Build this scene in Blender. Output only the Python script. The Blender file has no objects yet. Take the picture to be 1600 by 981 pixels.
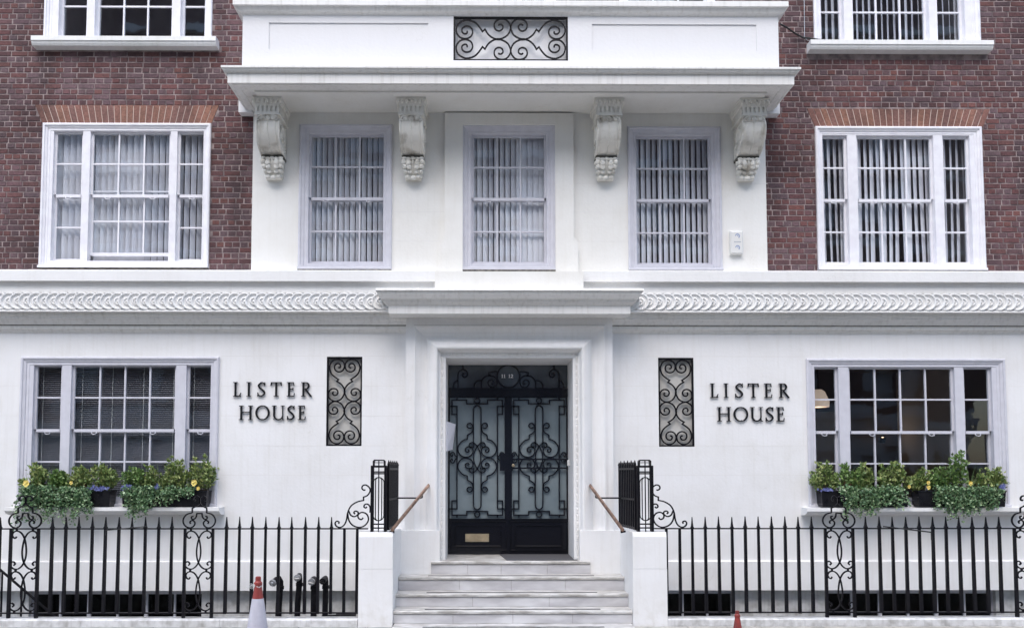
import bpy, math, random
from mathutils import Vector, Matrix, Euler
random.seed(7)
S = bpy.context.scene
COL = S.collection
R = math.radians
# ------------------------------------------------------------------ camera
F_PX, W_PX, H_PX = 1300.0, 1600.0, 981.0
PPX, PPY = 768.4, 663.0                      # principal point of the shift lens
EYE = Vector((-0.31, -10.9, 1.78))
ROT = Euler((R(90 + 3.3), 0, R(-0.37)), 'XYZ')
cd = bpy.data.cameras.new('camera'); cam = bpy.data.objects.new('camera', cd); COL.objects.link(cam)
cam.location = EYE; cam.rotation_euler = ROT
cd.sensor_width = 36; cd.lens = F_PX / W_PX * 36
cd.shift_x = (W_PX / 2 - PPX) / W_PX; cd.shift_y = (PPY - H_PX / 2) / W_PX
cd.clip_start = .05; cd.clip_end = 500
S.camera = cam
# ------------------------------------------------------------------ sky, sun, exposure
SUN_EL, SUN_AZ = 54, 192
w = bpy.data.worlds.new('World'); S.world = w; w.use_nodes = True
nt = w.node_tree; bg = nt.nodes['Background']
sky = nt.nodes.new('ShaderNodeTexSky'); sky.sky_type = 'NISHITA'; sky.sun_disc = False
sky.sun_elevation = R(SUN_EL); sky.sun_rotation = R(SUN_AZ); sky.air_density = 1.0; sky.dust_density = 2.5; sky.ozone_density = 1.0
hs = nt.nodes.new('ShaderNodeHueSaturation'); hs.inputs['Saturation'].default_value = 1.0
nt.links.new(sky.outputs[0], hs.inputs['Color']); nt.links.new(hs.outputs[0], bg.inputs[0])
bg.inputs[1].default_value = .15
sd = bpy.data.lights.new('sun', 'SUN'); sd.energy = 1.35; sd.angle = R(75); sd.color = (.90, .94, 1.0)
sun = bpy.data.objects.new('sun', sd); COL.objects.link(sun)
_a = R(SUN_AZ)
sdir = Vector((math.sin(_a) * math.cos(R(SUN_EL)), math.cos(_a) * math.cos(R(SUN_EL)), math.sin(R(SUN_EL))))
sun.rotation_euler = (-sdir).to_track_quat('-Z', 'Y').to_euler(); sun.location = (0, -8, 20)
S.view_settings.view_transform = 'Standard'; S.view_settings.look = 'None'
S.view_settings.exposure = 1.14; S.view_settings.gamma = 1
S.cycles.max_bounces = 8; S.cycles.transparent_max_bounces = 16
# ------------------------------------------------------------------ measuring: photograph pixel on a known wall plane -> metres
RM = ROT.to_matrix()
def at(px, py, y=0.0):
    d = RM @ Vector(((px - PPX) / F_PX, -(py - PPY) / F_PX, -1))
    t = (y - EYE.y) / d.y
    return EYE + d * t
def X(px, py=500, y=0.0): return at(px, py, y).x
def Z(py, y=0.0, px=800): return at(px, py, y).z
# ------------------------------------------------------------------ materials
def mat(name, col, rough=.6, metal=0., col2=None, scale=6., bump=0., bscale=60., spec=.5, coat=0., stretch=(1, 1, 1), lo=.35, hi=.65, detail=4):
    m = bpy.data.materials.new(name); m.use_nodes = True
    n = m.node_tree.nodes; l = m.node_tree.links; b = n['Principled BSDF']
    b.inputs['Base Color'].default_value = (*col, 1); b.inputs['Roughness'].default_value = rough
    b.inputs['Metallic'].default_value = metal; b.inputs['Specular IOR Level'].default_value = spec
    b.inputs['Coat Weight'].default_value = coat
    g = n.new('ShaderNodeNewGeometry')
    if col2:
        mp = n.new('ShaderNodeMapping'); mp.inputs['Scale'].default_value = stretch
        l.new(g.outputs['Position'], mp.inputs[0])
        t = n.new('ShaderNodeTexNoise'); t.inputs['Scale'].default_value = scale; t.inputs['Detail'].default_value = detail
        l.new(mp.outputs[0], t.inputs['Vector'])
        r = n.new('ShaderNodeValToRGB'); r.color_ramp.elements[0].position = lo; r.color_ramp.elements[1].position = hi
        r.color_ramp.elements[0].color = (*col2, 1); r.color_ramp.elements[1].color = (*col, 1)
        l.new(t.outputs[0], r.inputs[0]); l.new(r.outputs[0], b.inputs['Base Color'])
    if bump:
        t2 = n.new('ShaderNodeTexNoise'); t2.inputs['Scale'].default_value = bscale; t2.inputs['Detail'].default_value = 5
        l.new(g.outputs['Position'], t2.inputs['Vector'])
        bp = n.new('ShaderNodeBump'); bp.inputs['Strength'].default_value = bump; bp.inputs['Distance'].default_value = .01
        l.new(t2.outputs[0], bp.inputs['Height']); l.new(bp.outputs[0], b.inputs['Normal'])
    return m
def nmath(n, l, op, a, b=None):
    k = n.new('ShaderNodeMath'); k.operation = op
    for i, v in enumerate((a, b)):
        if v is None: continue
        if isinstance(v, (int, float)): k.inputs[i].default_value = v
        else: l.new(v, k.inputs[i])
    return k.outputs[0]
def stucco_mat(name, col, dirt, amount, streak):
    """painted stucco: broad mottling, vertical rain streaks, fine trowel relief"""
    m = mat(name, col, .62, 0, None, bump=.0); n = m.node_tree.nodes; l = m.node_tree.links; b = n['Principled BSDF']
    g = n.new('ShaderNodeNewGeometry')
    t1 = n.new('ShaderNodeTexNoise'); t1.inputs['Scale'].default_value = 1.3; t1.inputs['Detail'].default_value = 7; t1.inputs['Roughness'].default_value = .65
    l.new(g.outputs['Position'], t1.inputs['Vector'])
    mp = n.new('ShaderNodeMapping'); mp.inputs['Scale'].default_value = (14, 14, .8); l.new(g.outputs['Position'], mp.inputs[0])
    t2 = n.new('ShaderNodeTexNoise'); t2.inputs['Scale'].default_value = 1.6; t2.inputs['Detail'].default_value = 6; l.new(mp.outputs[0], t2.inputs['Vector'])
    r1 = n.new('ShaderNodeMapRange'); r1.inputs[1].default_value = .42; r1.inputs[2].default_value = .75; l.new(t1.outputs[0], r1.inputs[0])
    r2 = n.new('ShaderNodeMapRange'); r2.inputs[1].default_value = .5; r2.inputs[2].default_value = .8; l.new(t2.outputs[0], r2.inputs[0])
    s = nmath(n, l, 'ADD', nmath(n, l, 'MULTIPLY', r1.outputs[0], amount), nmath(n, l, 'MULTIPLY', r2.outputs[0], streak))
    # splash dirt near the pavement and a few hairline cracks
    sx = n.new('ShaderNodeSeparateXYZ'); l.new(g.outputs['Position'], sx.inputs[0])
    lowz = n.new('ShaderNodeMapRange'); lowz.inputs[1].default_value = .42; lowz.inputs[2].default_value = .0; l.new(sx.outputs[2], lowz.inputs[0])
    t4 = n.new('ShaderNodeTexNoise'); t4.inputs['Scale'].default_value = 9; t4.inputs['Detail'].default_value = 8; l.new(g.outputs['Position'], t4.inputs['Vector'])
    r4 = n.new('ShaderNodeMapRange'); r4.inputs[1].default_value = .44; r4.inputs[2].default_value = .68; l.new(t4.outputs[0], r4.inputs[0])
    s = nmath(n, l, 'ADD', s, nmath(n, l, 'MULTIPLY', nmath(n, l, 'MULTIPLY', lowz.outputs[0], r4.outputs[0]), .55))
    mv = n.new('ShaderNodeMixRGB'); mv.inputs[0].default_value = .25; l.new(g.outputs['Position'], mv.inputs[1]); l.new(t4.outputs['Color'], mv.inputs[2])
    vo = n.new('ShaderNodeTexVoronoi'); vo.feature = 'DISTANCE_TO_EDGE'; vo.inputs['Scale'].default_value = 1.25; l.new(mv.outputs[0], vo.inputs['Vector'])
    ck = nmath(n, l, 'LESS_THAN', vo.outputs['Distance'], .0028)
    r5 = n.new('ShaderNodeMapRange'); r5.inputs[1].default_value = .55; r5.inputs[2].default_value = .62; l.new(t1.outputs[0], r5.inputs[0])
    s = nmath(n, l, 'ADD', s, nmath(n, l, 'MULTIPLY', nmath(n, l, 'MULTIPLY', ck, r5.outputs[0]), .30))
    mx = n.new('ShaderNodeMixRGB'); mx.inputs[1].default_value = (*col, 1); mx.inputs[2].default_value = (*dirt, 1); l.new(s, mx.inputs[0])
    l.new(mx.outputs[0], b.inputs['Base Color'])
    t3 = n.new('ShaderNodeTexNoise'); t3.inputs['Scale'].default_value = 25; t3.inputs['Detail'].default_value = 6; l.new(g.outputs['Position'], t3.inputs['Vector'])
    bp = n.new('ShaderNodeBump'); bp.inputs['Strength'].default_value = .18; bp.inputs['Distance'].default_value = .012
    l.new(t3.outputs[0], bp.inputs['Height']); l.new(bp.outputs[0], b.inputs['Normal'])
    return m
def brick_mat(name, stops):
    m = mat(name, (.2, .1, .1), .85); n = m.node_tree.nodes; l = m.node_tree.links; b = n['Principled BSDF']
    g = n.new('ShaderNodeNewGeometry'); oi = n.new('ShaderNodeObjectInfo')
    f = nmath(n, l, 'FRACT', nmath(n, l, 'ADD', g.outputs['Random Per Island'], nmath(n, l, 'MULTIPLY', oi.outputs['Random'], 7.31)))
    r = n.new('ShaderNodeValToRGB'); r.color_ramp.interpolation = 'LINEAR'
    e = r.color_ramp.elements; e[0].position = 0; e[0].color = (*stops[0], 1); e[1].position = 1; e[1].color = (*stops[-1], 1)
    for i, c in enumerate(stops[1:-1]): k = e.new((i + 1) / (len(stops) - 1)); k.color = (*c, 1)
    l.new(f, r.inputs[0])
    t1 = n.new('ShaderNodeTexNoise'); t1.inputs['Scale'].default_value = 45; t1.inputs['Detail'].default_value = 6; l.new(g.outputs['Position'], t1.inputs['Vector'])
    t2 = n.new('ShaderNodeTexNoise'); t2.inputs['Scale'].default_value = 1.1; t2.inputs['Detail'].default_value = 4; l.new(g.outputs['Position'], t2.inputs['Vector'])
    r1 = n.new('ShaderNodeMapRange'); r1.inputs[1].default_value = .3; r1.inputs[2].default_value = .7; r1.inputs[3].default_value = .68; r1.inputs[4].default_value = 1.28; l.new(t1.outputs[0], r1.inputs[0])
    r2 = n.new('ShaderNodeMapRange'); r2.inputs[1].default_value = .36; r2.inputs[2].default_value = .62; r2.inputs[3].default_value = .56; r2.inputs[4].default_value = .96; l.new(t2.outputs[0], r2.inputs[0])
    mp = n.new('ShaderNodeMapping'); mp.inputs['Scale'].default_value = (2.2, 1, .5); l.new(g.outputs['Position'], mp.inputs[0])
    t5 = n.new('ShaderNodeTexNoise'); t5.inputs['Scale'].default_value = .9; t5.inputs['Detail'].default_value = 7; l.new(mp.outputs[0], t5.inputs['Vector'])
    r6 = n.new('ShaderNodeMapRange'); r6.inputs[1].default_value = .52; r6.inputs[2].default_value = .70; r6.inputs[3].default_value = 1.12; r6.inputs[4].default_value = .58; l.new(t5.outputs[0], r6.inputs[0])
    v = nmath(n, l, 'MULTIPLY', nmath(n, l, 'MULTIPLY', r1.outputs[0], r2.outputs[0]), r6.outputs[0])
    mx = n.new('ShaderNodeVectorMath'); mx.operation = 'SCALE'; l.new(r.outputs[0], mx.inputs[0]); l.new(v, mx.inputs['Scale'])
    l.new(mx.outputs[0], b.inputs['Base Color'])
    bp = n.new('ShaderNodeBump'); bp.inputs['Strength'].default_value = .5; bp.inputs['Distance'].default_value = .006
    l.new(t1.outputs[0], bp.inputs['Height']); l.new(bp.outputs[0], b.inputs['Normal'])
    return m
def glass_mat(name, refl=.09, tint=(.8, .84, .86)):
    m = bpy.data.materials.new(name); m.use_nodes = True
    n = m.node_tree.nodes; l = m.node_tree.links; n.clear()
    o = n.new('ShaderNodeOutputMaterial'); tr = n.new('ShaderNodeBsdfTransparent'); tr.inputs[0].default_value = (*tint, 1)
    gl = n.new('ShaderNodeBsdfGlossy'); gl.inputs['Roughness'].default_value = .015; gl.inputs[0].default_value = (.95, .97, 1, 1)
    g = n.new('ShaderNodeNewGeometry'); t = n.new('ShaderNodeTexNoise'); t.inputs['Scale'].default_value = 3.2; t.inputs['Detail'].default_value = 2
    l.new(g.outputs['Position'], t.inputs['Vector'])
    bp = n.new('ShaderNodeBump'); bp.inputs['Strength'].default_value = .05; bp.inputs['Distance'].default_value = .02
    l.new(t.outputs[0], bp.inputs['Height']); l.new(bp.outputs[0], gl.inputs['Normal'])
    lw = n.new('ShaderNodeLayerWeight'); lw.inputs[0].default_value = .5
    fac = nmath(n, l, 'ADD', nmath(n, l, 'MULTIPLY', nmath(n, l, 'POWER', lw.outputs['Facing'], 4), .85), refl)
    mx = n.new('ShaderNodeMixShader'); l.new(fac, mx.inputs[0]); l.new(tr.outputs[0], mx.inputs[1]); l.new(gl.outputs[0], mx.inputs[2])
    l.new(mx.outputs[0], o.inputs[0])
    return m
def emit_mat(name, col, s):
    m = bpy.data.materials.new(name); m.use_nodes = True
    b = m.node_tree.nodes['Principled BSDF']; b.inputs['Base Color'].default_value = (*col, 1)
    b.inputs['Emission Color'].default_value = (*col, 1); b.inputs['Emission Strength'].default_value = s
    return m
def leaf_mat(name, stops, rough=.45):
    m = mat(name, stops[0], rough); n = m.node_tree.nodes; l = m.node_tree.links; b = n['Principled BSDF']
    g = n.new('ShaderNodeNewGeometry'); r = n.new('ShaderNodeValToRGB'); e = r.color_ramp.elements
    e[0].color = (*stops[0], 1); e[1].color = (*stops[-1], 1)
    for i, c in enumerate(stops[1:-1]): k = e.new((i + 1) / (len(stops) - 1)); k.color = (*c, 1)
    l.new(g.outputs['Random Per Island'], r.inputs[0]); l.new(r.outputs[0], b.inputs['Base Color'])
    b.inputs['Transmission Weight'].default_value = 0
    return m
M = {}
M['stucco'] = stucco_mat('white painted stucco', (.80, .80, .80), (.60, .58, .53), .36, .22)
M['stucco_up'] = stucco_mat('cream white upper stucco', (.79, .785, .755), (.56, .53, .45), .30, .12)
M['trim'] = stucco_mat('weathered white moulding', (.79, .785, .765), (.40, .38, .33), .16, .34)
M['frieze'] = stucco_mat('painted frieze', (.80, .80, .79), (.52, .50, .46), .2, .12)
M['parapet'] = stucco_mat('clean parapet paint', (.745, .745, .755), (.62, .61, .58), .12, .10)
M['stone'] = mat('grubby carved stone paint', (.74, .725, .67), .7, 0, (.40, .375, .32), 5, .15, 60, lo=.30, hi=.50, detail=7)
M['stone_c'] = mat('cleaner carved stone paint', (.78, .77, .72), .65, 0, (.62, .60, .54), 5, .1, 60, lo=.3, hi=.5)
M['recess'] = mat('grey painted recess', (.56, .55, .52), .8, 0, (.46, .45, .42), 6)
M['soot_and_shadow'] = mat('soot and painted gap shadow', (.05, .047, .04), .9, 0, (.2, .19, .16), 20)  # dark tone shared by real grime and the painted shadow under the sills
M['frame'] = mat('lilac white gloss paint', (.615, .615, .668), .33, 0, (.565, .565, .615), 9, .06, 40)
M['frame_w'] = mat('bright white gloss paint', (.80, .80, .83), .33, 0, (.73, .72, .76), 9, .06, 40)
M['mortar'] = mat('lime mortar', (.33, .265, .255), .95, 0, (.14, .11, .11), 9, .5, 90)
M['brick'] = brick_mat('purple brown stock brick', [(0.134, 0.051, 0.05), (0.096, 0.043, 0.046), (0.149, 0.06, 0.057), (0.117, 0.07, 0.082), (0.125, 0.048, 0.046), (0.082, 0.041, 0.047), (0.153, 0.096, 0.105), (0.11, 0.053, 0.057), (0.165, 0.064, 0.055), (0.1, 0.048, 0.049), (0.129, 0.084, 0.095)])
M['lightmortar'] = mat('pale fine mortar', (.62, .50, .44), .95)
M['rubbed'] = brick_mat('orange rubbed brick', [(.225, .105, .085), (.255, .12, .088), (.19, .098, .085), (.28, .135, .092), (.215, .10, .085)])
M['iron'] = mat('black gloss iron paint', (.004, .004, .007), .45, 0, (.010, .009, .011), 30, .15, 120, spec=.16)
M['letter'] = mat('black enamel letters', (.008, .008, .010), .4, spec=.3)
M['dooriron'] = mat('black gloss door paint', (.004, .004, .008), .16, 0, (.006, .006, .010), 25, .06, 60, spec=.35, coat=.15)
M['glass'] = glass_mat('window glass', .10, (.95, .97, .98))
M['glass_b'] = glass_mat('basement glass', .015, (.5, .5, .5))
M['glass_g'] = glass_mat('ground floor window glass', .05, (.95, .97, .98))
GLASS = [M['glass']]
M['doorglass'] = mat('blue grey obscured glass', (.24, .285, .30), .10, 0, (.16, .20, .22), 2.2, .05, 5, spec=.6, coat=.3)
M['blind'] = mat('pale fabric blind', (.88, .88, .92), .8, 0, (.78, .78, .84), 5, stretch=(1, 1, .3))
M['venetian'] = mat('aluminium venetian slat', (.25, .25, .28), .45)
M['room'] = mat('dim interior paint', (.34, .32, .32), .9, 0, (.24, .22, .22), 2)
M['roomlight'] = mat('magnolia interior wall', (.70, .64, .60), .9)
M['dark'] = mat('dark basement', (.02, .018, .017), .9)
M['brownwall'] = mat('brown interior wall', (.22, .12, .08), .9, 0, (.14, .08, .055), 3)
M['marble'] = mat('grey white marble', (.63, .625, .635), .35, 0, (.42, .41, .425), 3.2, .05, 40, stretch=(.7, 1, 2.2), detail=9)
M['nosing'] = mat('worn marble tread', (.66, .65, .63), .4, 0, (.34, .325, .30), 6, .15, 50, stretch=(1, 3, 3), detail=9)
M['strip'] = mat('black grip strip', (.04, .04, .045), .8)
M['brass'] = mat('worn brass', (.56, .47, .32), .45, .8, (.42, .35, .24), 12)
M['copper'] = mat('aged bronze handrail', (.50, .33, .25), .32, .8, (.28, .19, .15), 16)
M['paving'] = mat('grey paving stone', (.46, .43, .39), .85, 0, (.30, .28, .25), 7, .4, 90)
M['asphalt'] = mat('asphalt', (.14, .125, .10), .9, 0, (.09, .08, .068), 30, .4, 200)
M['kerbw'] = stucco_mat('painted kerb', (.72, .72, .72), (.30, .29, .27), .5, .3)
M['areafloor'] = mat('damp concrete', (.16, .155, .15), .85, 0, (.09, .09, .085), 4)
M['planter'] = mat('black glazed planter', (.006, .006, .009), .25, 0, (.014, .014, .016), 12, spec=.3)
M['soil'] = mat('soil', (.03, .02, .014), .95)
M['leafy'] = leaf_mat('yellow green leaves', [(.08, .145, .04), (.23, .31, .09), (.14, .225, .065), (.42, .46, .17), (.09, .16, .05), (.32, .38, .13)])
M['leafd'] = leaf_mat('mid green leaves', [(.06, .13, .035), (.16, .27, .075), (.10, .19, .055), (.24, .36, .10), (.06, .11, .04)])
M['ivy'] = leaf_mat('ivy leaves', [(.04, .10, .05), (.14, .26, .11), (.07, .15, .07), (.28, .40, .20), (.08, .18, .075), (.42, .52, .32)])
M['redleaf'] = leaf_mat('bronze leaves', [(.08, .03, .02), (.12, .05, .03), (.05, .06, .02)])
M['grass'] = leaf_mat('sedge blades', [(.08, .14, .05), (.15, .23, .08), (.24, .28, .13)])
M['stem'] = mat('twig', (.07, .055, .03), .8)
M['yellow'] = mat('yellow petal', (.78, .62, .12), .5, 0, (.85, .70, .25), 40)
M['purple'] = mat('blue violet petal', (.09, .10, .30), .5, 0, (.17, .20, .42), 40)
M['red'] = mat('faded red plastic', (.30, .038, .030), .5, 0, (.20, .035, .03), 12, .1, 50)
M['cone_w'] = mat('dull reflective sleeve', (.55, .54, .60), .4, 0, (.45, .44, .5), 8)
M['rubber'] = mat('black rubber', (.02, .02, .02), .7)
M['steel'] = mat('dull galvanised cap', (.42, .43, .45), .42, .7, (.3, .3, .3), 20)
M['plastic'] = mat('white plastic', (.72, .72, .70), .4)
M['blue'] = mat('blue print', (.25, .32, .50), .5)
M['greyp'] = mat('grey print', (.3, .33, .4), .5)
M['paper'] = mat('white card', (.74, .73, .78), .6)
M['white'] = mat('white numerals', (.9, .9, .9), .5)
M['shade'] = emit_mat('glowing lamp shade', (1, .78, .62), .14)
M['bulb'] = emit_mat('warm bulb', (1, .75, .45), 3.0)
# ------------------------------------------------------------------ mesh builder
WL = {}
class MB:
    def __init__(s): s.v = []; s.f = []
    def add(s, vs, fs):
        o = len(s.v); s.v += [tuple(p) for p in vs]; s.f += [tuple(i + o for i in f) for f in fs]; return s
    def box(s, x0, x1, y0, y1, z0, z1):
        if x0 > x1: x0, x1 = x1, x0
        if y0 > y1: y0, y1 = y1, y0
        if z0 > z1: z0, z1 = z1, z0
        return s.add([(x0, y0, z0), (x1, y0, z0), (x1, y1, z0), (x0, y1, z0), (x0, y0, z1), (x1, y0, z1), (x1, y1, z1), (x0, y1, z1)],
                     [(0, 3, 2, 1), (4, 5, 6, 7), (0, 1, 5, 4), (1, 2, 6, 5), (2, 3, 7, 6), (3, 0, 4, 7)])
    def cbox(s, x0, x1, y0, y1, z0, z1, c=.004):
        """box whose front (low y) edges are chamfered"""
        if x0 > x1: x0, x1 = x1, x0
        if z0 > z1: z0, z1 = z1, z0
        return s.add([(x0 + c, y0, z0 + c), (x1 - c, y0, z0 + c), (x1 - c, y0, z1 - c), (x0 + c, y0, z1 - c),
                      (x0, y0 + c, z0), (x1, y0 + c, z0), (x1, y0 + c, z1), (x0, y0 + c, z1),
                      (x0, y1, z0), (x1, y1, z0), (x1, y1, z1), (x0, y1, z1)],
                     [(0, 1, 2, 3), (4, 5, 1, 0), (5, 6, 2, 1), (6, 7, 3, 2), (7, 4, 0, 3), (8, 9, 5, 4), (9, 10, 6, 5), (10, 11, 7, 6), (11, 8, 4, 7), (11, 10, 9, 8)])
    def quad(s, a, b, c, d): return s.add([a, b, c, d], [(0, 1, 2, 3)])
    def prism_x(s, prof, x0, x1):
        """closed profile of (y, z) extruded along x"""
        n = len(prof)
        vs = [(x0, p[0], p[1]) for p in prof] + [(x1, p[0], p[1]) for p in prof]
        fs = [(i, (i + 1) % n, n + (i + 1) % n, n + i) for i in range(n)] + [tuple(range(n))[::-1], tuple(range(n, 2 * n))]
        return s.add(vs, fs)
    def prism_y(s, poly, y0, y1):
        n = len(poly)
        vs = [(p[0], y0, p[1]) for p in poly] + [(p[0], y1, p[1]) for p in poly]
        fs = [(i, (i + 1) % n, n + (i + 1) % n, n + i) for i in range(n)] + [tuple(range(n))[::-1], tuple(range(n, 2 * n))]
        return s.add(vs, fs)
    def wrap(s, prof, x0, x1, yw, y0=0.0):
        """moulding that runs along the front and returns to the wall at both ends; prof = (offset, z)"""
        rows = [[(x0 - d, yw, z), (x0 - d, y0 - d, z), (x1 + d, y0 - d, z), (x1 + d, yw, z)] for d, z in prof]
        vs = [p for r in rows for p in r]; n = len(rows)
        fs = [(i * 4 + k, i * 4 + k + 1, i * 4 + k + 5, i * 4 + k + 4) for i in range(n - 1) for k in range(3)]
        fs += [(3, 2, 1, 0), tuple((n - 1) * 4 + k for k in range(4))]
        return s.add(vs, fs)
    def frame(s, prof, x0, x1, z0, z1, y=0.0, closed=True):
        """picture-frame moulding; prof = (inset, projection)"""
        rows = []
        for t, d in prof:
            if closed: rows.append([(x0 + t, y - d, z0 + t), (x0 + t, y - d, z1 - t), (x1 - t, y - d, z1 - t), (x1 - t, y - d, z0 + t)])
            else: rows.append([(x0 + t, y - d, z0), (x0 + t, y - d, z1 - t), (x1 - t, y - d, z1 - t), (x1 - t, y - d, z0)])
        vs = [p for r in rows for p in r]; m = 4 if closed else 3
        fs = [(i * 4 + k, i * 4 + (k + 1) % 4, (i + 1) * 4 + (k + 1) % 4, (i + 1) * 4 + k) for i in range(len(rows) - 1) for k in range(m)]
        return s.add(vs, fs)
    def wall(s, x0, x1, z0, z1, y, holes, depth):
        xs = sorted({x0, x1, *[h[0] for h in holes], *[h[1] for h in holes]}); zs = sorted({z0, z1, *[h[2] for h in holes], *[h[3] for h in holes]})
        xs = [a for a in xs if x0 <= a <= x1]; zs = [a for a in zs if z0 <= a <= z1]
        for i in range(len(xs) - 1):
            for j in range(len(zs) - 1):
                cx, cz = (xs[i] + xs[i + 1]) / 2, (zs[j] + zs[j + 1]) / 2
                if any(h[0] < cx < h[1] and h[2] < cz < h[3] for h in holes): continue
                s.quad((xs[i], y, zs[j]), (xs[i + 1], y, zs[j]), (xs[i + 1], y, zs[j + 1]), (xs[i], y, zs[j + 1]))
        for a, b, c, d in holes:
            y1 = y + depth; c = max(c, z0); d = min(d, z1)
            s.quad((a, y, c), (a, y1, c), (a, y1, d), (a, y, d)); s.quad((b, y1, c), (b, y, c), (b, y, d), (b, y1, d))
            s.quad((a, y, d), (a, y1, d), (b, y1, d), (b, y, d)); s.quad((a, y1, c), (a, y, c), (b, y, c), (b, y1, c))
        return s
    def sweep(s, pts, w, y0, y1, closed=False, round_=False):
        """bar of width w (or a list) along a 2-D line of (x, z), from y0 to y1"""
        n = len(pts); ws = w if isinstance(w, (list, tuple)) else [w] * n
        vs = []
        for i in range(n):
            a = pts[(i - 1) % n] if (closed or i > 0) else pts[i]; b = pts[(i + 1) % n] if (closed or i < n - 1) else pts[i]
            p = pts[i]
            d1 = Vector((p[0] - a[0], p[1] - a[1])); d2 = Vector((b[0] - p[0], b[1] - p[1]))
            if d1.length < 1e-9: d1 = d2
            if d2.length < 1e-9: d2 = d1
            d1.normalize(); d2.normalize(); t = d1 + d2
            if t.length < 1e-4: t = d1.copy()
            t.normalize(); nn = Vector((-t.y, t.x)); k = max(.55, abs(nn.dot(Vector((-d1.y, d1.x))))); h = ws[i] / 2 / k
            L = (p[0] + nn.x * h, p[1] + nn.y * h); Q = (p[0] - nn.x * h, p[1] - nn.y * h)
            vs += [(L[0], y0, L[1]), (Q[0], y0, Q[1]), (Q[0], y1, Q[1]), (L[0], y1, L[1])]
        fs = []
        for i in range(n if closed else n - 1):
            o, q = i * 4, ((i + 1) % n) * 4
            for k in range(4): fs.append((o + k, q + k, q + (k + 1) % 4, o + (k + 1) % 4))
        if not closed: fs += [(0, 1, 2, 3), tuple((n - 1) * 4 + k for k in (3, 2, 1, 0))]
        return s.add(vs, fs)
    def tube(s, pts, r, n=8, cap=True):
        P = [Vector(p) for p in pts]; rs = r if isinstance(r, (list, tuple)) else [r] * len(P)
        up = Vector((0, 0, 1)); vs = []; prev = None
        for i, p in enumerate(P):
            t = (P[min(i + 1, len(P) - 1)] - P[max(i - 1, 0)]).normalized()
            if prev is None:
                a = t.cross(up if abs(t.z) < .9 else Vector((1, 0, 0))).normalized()
            else: a = (prev - t * prev.dot(t)).normalized()
            prev = a; b = t.cross(a)
            for k in range(n):
                c = 2 * math.pi * k / n; vs.append(p + a * math.cos(c) * rs[i] + b * math.sin(c) * rs[i])
        fs = [(i * n + k, i * n + (k + 1) % n, (i + 1) * n + (k + 1) % n, (i + 1) * n + k) for i in range(len(P) - 1) for k in range(n)]
        if cap: fs += [tuple(range(n))[::-1], tuple((len(P) - 1) * n + k for k in range(n))]
        return s.add(vs, fs)
    def lathe(s, prof, c, axis='z', n=16, squash=1.):
        """prof = (radius, height)"""
        vs = []
        for r, h in prof:
            for k in range(n):
                a = 2 * math.pi * k / n; u, v = r * math.cos(a), r * math.sin(a)
                vs.append((c[0] + u, c[1] + v, c[2] + h) if axis == 'z' else (c[0] + u, c[1] - h, c[2] + v * squash))
        m = len(prof)
        fs = [(i * n + k, i * n + (k + 1) % n, (i + 1) * n + (k + 1) % n, (i + 1) * n + k) for i in range(m - 1) for k in range(n)]
        fs += [tuple(range(n))[::-1], tuple((m - 1) * n + k for k in range(n))]
        return s.add(vs, fs)
    def blob(s, c, r, nu=8, nv=6):
        vs = [(c[0], c[1], c[2] - r[2])]
        for j in range(1, nv):
            a = -math.pi / 2 + math.pi * j / nv
            for k in range(nu):
                b = 2 * math.pi * k / nu; vs.append((c[0] + r[0] * math.cos(a) * math.cos(b), c[1] + r[1] * math.cos(a) * math.sin(b), c[2] + r[2] * math.sin(a)))
        vs.append((c[0], c[1], c[2] + r[2])); L = len(vs) - 1
        fs = [(0, 1 + (k + 1) % nu, 1 + k) for k in range(nu)] + [(L, 1 + (nv - 2) * nu + k, 1 + (nv - 2) * nu + (k + 1) % nu) for k in range(nu)]
        fs += [(1 + j * nu + k, 1 + j * nu + (k + 1) % nu, 1 + (j + 1) * nu + (k + 1) % nu, 1 + (j + 1) * nu + k) for j in range(nv - 2) for k in range(nu)]
        return s.add(vs, fs)
    def build(s, name, m, parent=None, smooth=False, origin=None):
        lo = [min(v[i] for v in s.v) for i in range(3)]; hi = [max(v[i] for v in s.v) for i in range(3)]
        o = Vector(origin) if origin is not None else Vector(((lo[0] + hi[0]) / 2, (lo[1] + hi[1]) / 2, lo[2]))
        me = bpy.data.meshes.new(name); me.from_pydata([(v[0] - o.x, v[1] - o.y, v[2] - o.z) for v in s.v], [], s.f); me.update()
        me.materials.append(m)
        if smooth:
            me.polygons.foreach_set('use_smooth', [True] * len(me.polygons))
            try: me.set_sharp_from_angle(angle=R(38))
            except Exception: pass
        return link(name, me, o, parent)
def link(name, me, o, parent=None, rot=None):
    ob = bpy.data.objects.new(name, me); COL.objects.link(ob); o = Vector(o)
    if parent is not None: ob.parent = parent; ob.location = o - WL[parent.name]
    else: ob.location = o
    if rot: ob.rotation_euler = rot
    WL[ob.name] = o
    return ob
def tag(o, label=None, cat=None, group=None, kind=None):
    if label: o['label'] = label
    if cat: o['category'] = cat
    if group: o['group'] = group
    if kind: o['kind'] = kind
    return o
def thing(name, label, cat, loc, group=None):
    return tag(link(name, None, loc), label, cat, group)
def dup(root, shift, label=None):
    """copy a thing, its parts and their sub-parts, moved by shift"""
    def rec(o, parent):
        c = o.copy(); COL.objects.link(c); c.parent = parent
        WL[c.name] = WL[o.name] + Vector(shift)
        for ch in list(o.children): rec(ch, c)
        return c
    c = rec(root, None); c.location = root.location + Vector(shift)
    if label: c['label'] = label
    return c
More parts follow.
